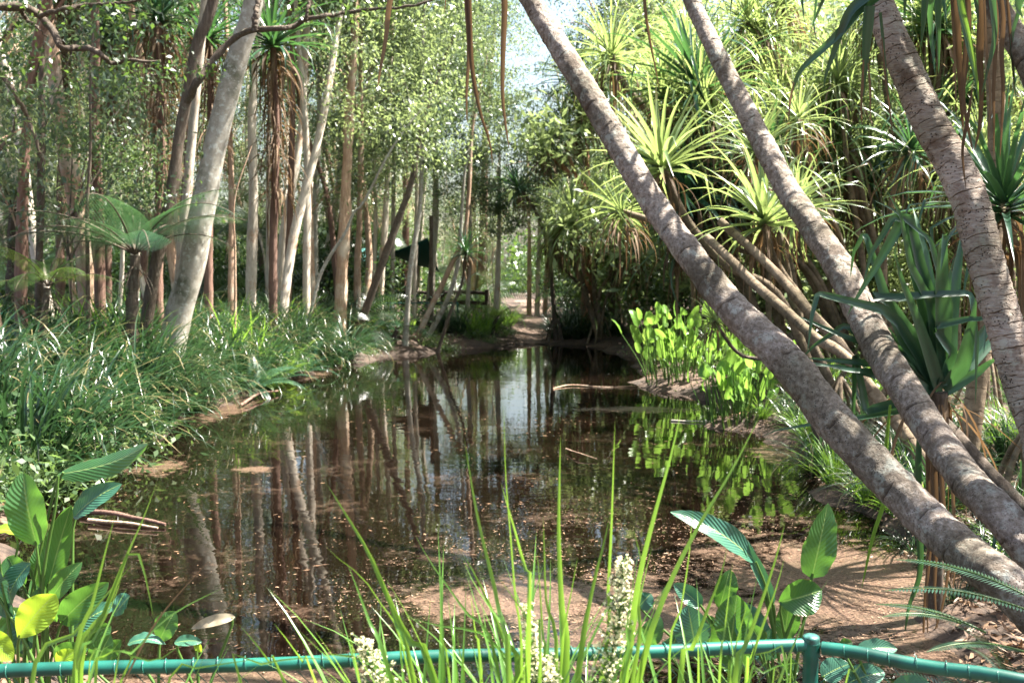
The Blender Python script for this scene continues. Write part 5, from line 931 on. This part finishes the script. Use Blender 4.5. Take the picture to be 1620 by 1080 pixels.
canna((290, 1090), 3.7, 'low broad leaves above the rail right of the large leaved plant',
  [((252, 1015), (278, 962), 40, 0, dict(shape=.55)), ((202, 1018), (262, 1012), 26, -.02, dict(facing=(0, -.5, 1), m='leafblue', bow=.12)), ((276, 1016), (320, 1012), 20, 0, dict(facing=(0, -.6, 1), m='leafblue', bow=.05)),
   ((372, 975), (302, 988), 18, 0, dict(facing=(0, -.9, .5), m='leafdry', fold=.1, bow=.05, label='curled pale dry leaf')), ((150, 1060), (175, 1000), 40, .1, dict()), ((310, 1015), (318, 1030), 12, 0, dict(m='leafyellow')), ((90, 1050), (120, 1028), 30, 0, dict(m='leafyellow'))], [])
canna((1235, 1080), 3.75, 'broad leaved plant behind the fence post, one tall leaf standing upright',
  [((1284, 914), (1310, 789), 58, 0, dict(shape=.38, bow=.03, fold=.08)), ((1232, 952), (1300, 932), 58, .0, dict(facing=(.1, -1, .2), fold=.25, bow=.12, shape=.5, label='folded yellowish leaf')), ((1240, 1015), (1250, 945), 40, .05, dict(m='leafgreen', shape=.5)),
   ((1196, 888), (1060, 800), 40, .05, dict(facing=(-.2, -.7, .7), m='leafblue', bow=.10, fold=.2)), ((1224, 955), (1170, 845), 20, .05, dict(m='leafblue', fold=.4)), ((1138, 962), (1155, 893), 38, .1, dict(shape=.5)),
   ((1155, 1025), (1166, 938), 62, 0, dict(shape=.5)), ((1200, 1030), (1168, 950), 60, .02, dict(m='leafblue')), ((1100, 1020), (1088, 955), 60, .05, dict(m='leafblue', facing=(-.3, -1, .6))), ((1120, 1040), (1125, 965), 56, .12, dict()), ((1060, 1040), (1075, 985), 60, .1, dict(m='leafblue', facing=(.2, -1, .5))), ((1215, 1045), (1205, 985), 50, .08, dict(m='leafblue')), ((1180, 1060), (1140, 1010), 56, .1, dict()), ((1110, 958), (1066, 920), 30, .1, dict(m='leafblue', facing=(-.4, -.8, .6))),
   ((1205, 1018), (1185, 985), 30, -.02, dict(m='leafgreen')), ((1010, 960), (1030, 935), 34, .15, dict(m='leafblue')), ((1020, 1020), (1045, 970), 36, .1, dict())],
  [([(1240, 1015), (1262, 960), (1284, 914)], .007), ([(1225, 1000), (1212, 930), (1196, 888)], .007), ([(1226, 1010), (1226, 970), (1224, 955)], .005)])
canna((1400, 1100), 3.7, 'low bluish broad leaves below the corner of the two fence rails',
  [((1355, 1030), (1420, 1022), 30, .1, dict(m='leafblue', facing=(0, -.6, 1), bow=.05)), ((1330, 1022), (1348, 1014), 20, .1, dict()), ((1300, 1070), (1345, 1045), 40, .1, dict(m='leafblue', facing=(0, -1, .6))), ((1340, 1080), (1400, 1062), 40, .1, dict(m='leafblue', facing=(0, -.8, .8))), ((1240, 1060), (1262, 1044), 30, .1, dict()), ((1410, 1090), (1470, 1078), 36, .1, dict(m='leafblue'))], [])
# fern fronds lit above the right rail
t = empty('fern', (W(1560, 1060, 4)[0], 4.2, gz(2, 4.2)), 'bluish fern with two long lit fronds reaching left over the right fence rail', 'fern')
fb = MB(); rb = MB()
for (a, b, L_, az) in [((1640, 970), None, .62, math.pi-.15), ((1560, 1000), None, .45, math.pi-.5), ((1620, 1030), None, .5, math.pi+.3), ((1640, 950), None, .6, math.pi-.7), ((1520, 985), None, .35, math.pi+.1)]:
    frond(fb, W(*a, 4.0), az, .35, L_, .6, 40, .11, mid=rb, slim=.017, bip=False, droop=.1)
rb.build('stalks', M['stem'], t, True); fb.build('fronds', M['fern'], t)
# ---------------------------------------------------------------- strappy blades in front of the near fence
def blades(label, base_px, d, items, filler, fl, name='strappy_plant'):
    b = W(base_px[0], base_px[1], d); base = np.array([b[0], d, gz(b[0], d)]); t = empty(name, base, label, 'strappy plant'); mb = MB()
    for it in items:
        pts, w_ = it[0], it[1]; dd = d+(it[2] if len(it) > 2 else rng.normal(0, .06)); P = [W(a, c, dd) for a, c in pts][::-1]      # listed tip first
        q = P[0]; g0 = np.array([base[0]+(q[0]-base[0])*.45, d+rng.normal(0, .08), base[2]-.02]); P = [g0]+P
        strapline(mb, P, w_*1.6/F*dd, 'strap', 26, .18, None, (rng.normal(0, .5), -1, .3))
    n = filler
    if n:
        px_ = rng.uniform(fl[0], fl[1], n); P0 = np.array([[base[0]+(W(a, 1080, d)[0]-base[0])*.7, d+rng.normal(0, .12), base[2]-.02] for a in px_]); hh = (W(800, rng.uniform(fl[2], 1080), d)[2]-base[2])
        L_ = np.array([(W(800, rng.uniform(fl[2], 1090), d)[2]-base[2])*1.12 for _ in range(n)]); ribbons(mb, P0, rng.uniform(0, 6.28, n), rng.uniform(1.1, 1.53, n), L_, rng.uniform(.014, .024, n), rng.uniform(.15, 1.0, n), 12, 2.2, fold=.18, prof='strap', wob=.3)
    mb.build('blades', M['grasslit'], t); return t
t1 = blades('tall strappy blades with cream flower spikes at bottom centre before the rail', (800, 1080), 2.45, [
  ([(515, 762), (545, 810), (582, 872), (612, 940), (645, 1010), (690, 1090)], 11), ([(549, 890), (565, 930), (585, 985), (620, 1080)], 11), ([(587, 872), (605, 920), (628, 990), (655, 1075)], 9), ([(734, 690), (745, 760), (758, 830), (775, 900), (788, 960), (805, 1085)], 8),
  ([(793, 765), (803, 800), (818, 850), (830, 900), (838, 960)], 11), ([(797, 640), (800, 750), (808, 850), (815, 940), (826, 1080)], 4), ([(887, 686), (885, 760), (884, 850), (888, 950), (894, 1085)], 10), ([(859, 815), (861, 870), (864, 950), (880, 1080)], 7),
  ([(973, 665), (970, 760), (967, 850), (962, 950), (960, 1020)], 7), ([(966, 810), (955, 860), (935, 940), (912, 1085)], 11), ([(1080, 640), (1062, 720), (1040, 800), (1015, 900), (1000, 990), (985, 1085)], 12), ([(1205, 652), (1160, 740), (1118, 810), (1080, 880), (1045, 960), (1010, 1080)], 9),
  ([(655, 842), (670, 870), (690, 902), (730, 960), (790, 1080)], 6), ([(730, 872), (752, 910), (776, 960), (800, 1020), (820, 1085)], 10), ([(732, 882), (748, 920), (768, 950), (790, 985), (806, 1020)], 7), ([(1012, 862), (1000, 930), (990, 1000), (985, 1085)], 8),
  ([(914, 880), (905, 930), (892, 1000), (885, 1085)], 6), ([(847, 862), (852, 900), (858, 1000), (860, 1080)], 6), ([(788, 912), (812, 945), (838, 985), (855, 1040)], 7), ([(693, 985), (700, 1020), (712, 1080)], 9), ([(722, 996), (728, 1040), (734, 1080)], 8), ([(744, 935), (752, 1000), (762, 1080)], 8, .0),
  ([(1000, 830), (1008, 860), (1015, 880), (1010, 950), (1000, 1080)], 7), ([(512, 860), (530, 880), (550, 892), (600, 950), (650, 1080)], 4), ([(376, 985), (400, 1012), (425, 1045), (455, 1090)], 7), ([(433, 985), (455, 1012), (478, 1045), (505, 1090)], 11),
  ([(500, 1038), (540, 1035), (585, 1048), (625, 1075), (640, 1100)], 12), ([(640, 975), (700, 990), (760, 1000), (800, 1040), (830, 1080)], 7), ([(540, 1045), (480, 1040), (420, 1050), (380, 1080)], 6), ([(900, 1000), (935, 985), (975, 990), (990, 1060)], 6), ([(1020, 975), (1000, 1010), (970, 1090)], 7)], 105, (480, 1060, 930))
t2 = blades('smaller clump of strappy blades in front of the rail left of the fence post', (1140, 1080), 2.45, [
  ([(1151, 862), (1140, 910), (1120, 960), (1098, 1020), (1075, 1090)], 11), ([(1243, 822), (1228, 880), (1205, 950), (1180, 1020), (1160, 1090)], 9), ([(1241, 882), (1228, 930), (1210, 980), (1190, 1040), (1180, 1090)], 7), ([(1096, 805), (1090, 880), (1078, 960), (1060, 1080)], 5),
  ([(1159, 890), (1152, 950), (1145, 1010), (1138, 1080)], 5), ([(1278, 1048), (1240, 1050), (1205, 1065), (1180, 1100)], 7), ([(1188, 940), (1175, 980), (1160, 1040), (1155, 1090)], 5), ([(1366, 1045), (1352, 1062), (1335, 1090)], 9), ([(1262, 1068), (1240, 1075), (1220, 1095)], 7), ([(1215, 1035), (1235, 1050), (1250, 1080)], 6), ([(1080, 1045), (1130, 1052), (1155, 1060), (1150, 1090)], 5), ([(1205, 1085), (1190, 1040), (1215, 1030), (1245, 1080)], 7)], 22, (1060, 1230, 980))
t3 = blades('loose strappy blades crossing the rail at bottom left, one bent over', (140, 1080), 2.5, [
  ([(248, 763), (225, 825), (198, 885), (165, 970), (130, 1085)], 9), ([(182, 815), (165, 880), (148, 950), (118, 1085)], 9), ([(209, 892), (165, 945), (120, 1000), (50, 1090)], 9), ([(243, 978), (236, 940), (226, 895), (215, 868), (205, 870), (170, 960), (120, 1085)], 8),
  ([(350, 931), (300, 955), (255, 985), (215, 1030), (180, 1085)], 6), ([(420, 1040), (350, 1050), (300, 1060), (265, 1090)], 5), ([(180, 1015), (160, 1030), (140, 1085)], 10), ([(300, 1010), (250, 1045), (190, 1090)], 6), ([(195, 900), (180, 950), (150, 1010), (122, 1090)], 9), ([(215, 1045), (190, 1025), (170, 1040), (150, 1085)], 8)], 14, (40, 280, 990))
sb = MB(); strapline(sb, [W(190, 1090, 2.5), W(250, 980, 2.5), W(338, 878, 2.5)], .006, 'grass', 12, .3); sb.build('dry_stalk', M['dead'], t3)
def spike(t, pts, w_, d, k):
    P = cat([W(a, b, d) for a, b in pts], 30); sb = MB(); tube(sb, P, np.linspace(.004, .002, 30), 5); fb = MB()
    for i in range(k):
        f = rng.random(); c = P[int(f*29)]; ln = w_/F*d*.72*(1.1-.7*f)*rng.random()**.6*(.55+.45*abs(math.sin(f*19+i%3))); a = rng.uniform(0, 6.28); e = c+np.array([math.cos(a)*ln, math.sin(a)*ln, rng.uniform(.1, .9)*ln]); tube(sb, [c, (c+e)/2+[0, 0, .002], e], .0012, 4, cap=False)
        m_ = 6; B = np.tile(e, (m_, 1)); D = rng.normal(size=(m_, 3)); D[:, 2] += .3; quadleaves(fb, B, D, rng.normal(size=(m_, 3)), rng.uniform(.005, .009, m_), rng.uniform(.0035, .006, m_), rng.random(m_), .25)
    st = sb.build('flower_stalk', M['stem'], t, True); fb.build('flowers', M['petal'], st)
spike(t1, [(958, 1085), (975, 1000), (985, 930), (984, 885)], 56, 2.42, 330); spike(t1, [(850, 1085), (842, 1030), (836, 990), (833, 955)], 40, 2.45, 220); spike(t1, [(610, 1095), (595, 1060), (580, 1035), (572, 1010)], 56, 2.5, 220); spike(t1, [(870, 1090), (866, 1060), (862, 1040)], 44, 2.4, 120)
# near bank growth under the frame: only its tops could show
for i in range(10):
    x = -2.6+i*.45; y = 3.9+rng.uniform(0, .5)
    if False: one('fern', SW[int(rng.integers(3))], x, y, .38, 'low fern on the near bank just behind the green rail', 'fern', 'ferns just behind the near rail')
# shade trees and pandanus added out of frame on the right, their crowns dapple the pond and the leaning trunks
gs_ = np.random.default_rng(91)
for i, (x, y, k, s) in enumerate([(9, 8, 0, 1.0), (13, 14, 2, 1.1), (7.5, 3.5, 4, .9), (15, 5, 2, 1.0), (12, 30, 0, 1.1), (17, 18, 6, 1.1), (6, -1, 5, .9), (11, 11, 4, .95), (8, 12.5, 7, .9), (12, 2, 6, .8), (-9, 2, 0, .9), (-8, 8, 4, .9)]):
    t = empty('paperbark_tree', (x, y, gz(x, y)), 'unseen tree added outside the view to shade the pond', 'tree', 'shade trees added outside the view', rng.uniform(0, 6), s); inst('trunk', GUMS[k][0], t); inst('crown', GUMS[k][1], t)
for i, (x, y, z, s) in enumerate([(4.3, 6.4, 5.6, 1.1), (5.2, 8.2, 6.2, 1.2), (4.6, 4.4, 4.6, 1.0), (3.6, 8.8, 7.0, 1.1), (6.0, 5.4, 6.3, 1.2)]):
    t = empty('pandanus', (x+.6, y+.5, gz(x+.6, y+.5)), 'unseen pandanus added above the view to shade the leaning trunks', 'pandanus', 'shade pandanus added above the view'); tb = MB(); b_ = np.array(t.location)
    tube(tb, cat([b_-[0, 0, .1], b_+[.3, .2, z*.5], (x, y, z)], 20), np.linspace(.1, .07, 20), 8); tb.build('trunk', M['stalk'], t, True); inst('crown', HEADS[i % 4], t, tuple(np.array((x, y, z))-b_), (gs_.normal(0, .3), gs_.normal(0, .3), 0), s)
# ---------------------------------------------------------------- each repeat gets a label of its own from what stands next to it
MARKS = [(20, 'the left edge of the photo'), (64, 'the straight dark thin trunk'), (132, 'the orange tan paperbark'), (214, 'the tall tree fern'), (310, 'the thick grey trunk'), (398, 'the flaky pale trunk'), (459, 'the dark red trunk'),
         (541, 'the water edge paperbark'), (605, 'the dark leaning trunk'), (660, 'the green shade sail'), (737, 'the small dark pandanus'), (840, 'the far path'), (930, 'the forked orange pandanus'), (1000, 'the drooping pandanus clump'),
         (1078, 'the farther bright water plants'), (1170, 'the nearer bright water plants'), (1245, 'the upright bright pandanus head'), (1330, 'the second leaning trunk'), (1400, 'the darker pandanus'), (1480, 'the dark bent leaved pandanus'), (1560, 'the thickest ringed trunk'), (1605, 'the right edge of the photo')]
SHORT = {'paperbarks far left': 'slender paperbark', 'paperbarks behind the pond': 'slender paperbark', 'trees on the bright right side': 'leafy pale trunked tree', 'shrubs at the back of the wood': 'dark leafy shrub',
         'shaded palms behind the left bank': 'dark shaded palm', 'shaded palms beyond the pond': 'dark shaded palm', 'bushes in the right thicket': 'light green bush', 'tussocks along the left water edge': 'dark arching tussock', 'tussocks on the left bank': 'green bank tussock',
         'tussocks behind the far left edge': 'green far tussock', 'tussocks left of the far path': 'bright arching tussock', 'tussocks right of the far path': 'dark green tussock', 'tussocks on the right bank': 'light green tussock', 'tussocks on the near right bank': 'dark near tussock',
         'ferns on the near left bank': 'soft green fern', 'weeds on the near left bank': 'small leafy weed', 'grass tufts on the near left bank': 'short light grass tuft', 'ferns on the middle left bank': 'green bank fern', 'weeds on the far left edge': 'low muddy edge weed',
         'weeds on the right bank': 'sunlit right bank weed', 'sword ferns at bottom right': 'dark sword fern', 'pale ferns at the far end of the left bank': 'pale hanging fern', 'pandanus thicket of the upper right': 'many leaved pandanus'}
ORD = ['nearest', 'second nearest', 'third nearest', 'fourth nearest', 'fifth nearest', 'sixth nearest', 'seventh nearest', 'eighth nearest', 'ninth nearest', 'tenth nearest', 'eleventh nearest', 'twelfth nearest', 'thirteenth nearest', 'fourteenth nearest', 'fifteenth nearest', 'sixteenth nearest', 'seventeenth nearest', 'eighteenth nearest', 'nineteenth nearest', 'twentieth nearest']
buckets = {}
for o in list(C.objects):
    if o.parent or o.get('group') not in SHORT: continue
    x, y, z = o.location; px = 810+x/max(y, .5)*F
    if o['group'] == 'pandanus thicket of the upper right':
        cs = [c for c in o.children if c.name.startswith('crown')]; px = 810+(x+cs[0].location.x)/(y+cs[0].location.y)*F
    mx_, nm = min(MARKS, key=lambda m_: abs(m_[0]-px)); dx = px-mx_
    rel = 'in line with' if abs(dx) < 12 else ('just left of' if dx < 0 else 'just right of')
    if 'edge of the photo' in nm: rel = 'beside'
    buckets.setdefault((SHORT[o['group']], rel, nm), []).append((y, o))
for (sh, rel, nm), L_ in buckets.items():
    L_.sort(key=lambda q: q[0])
    for y, o in L_[19:-1]:              # the hindmost of a crowded spot are hidden behind the rest
        for c in list(o.children): bpy.data.objects.remove(c)
        bpy.data.objects.remove(o)
    L_ = L_[:19]+(L_[-1:] if len(L_) > 19 else [])
    for k, (y, o) in enumerate(L_):
        o['label'] = (sh+' '+rel+' '+nm) if len(L_) == 1 else (('farthest ' if k == len(L_)-1 else ORD[min(k, 19)]+' ')+sh+' '+rel+' '+nm)
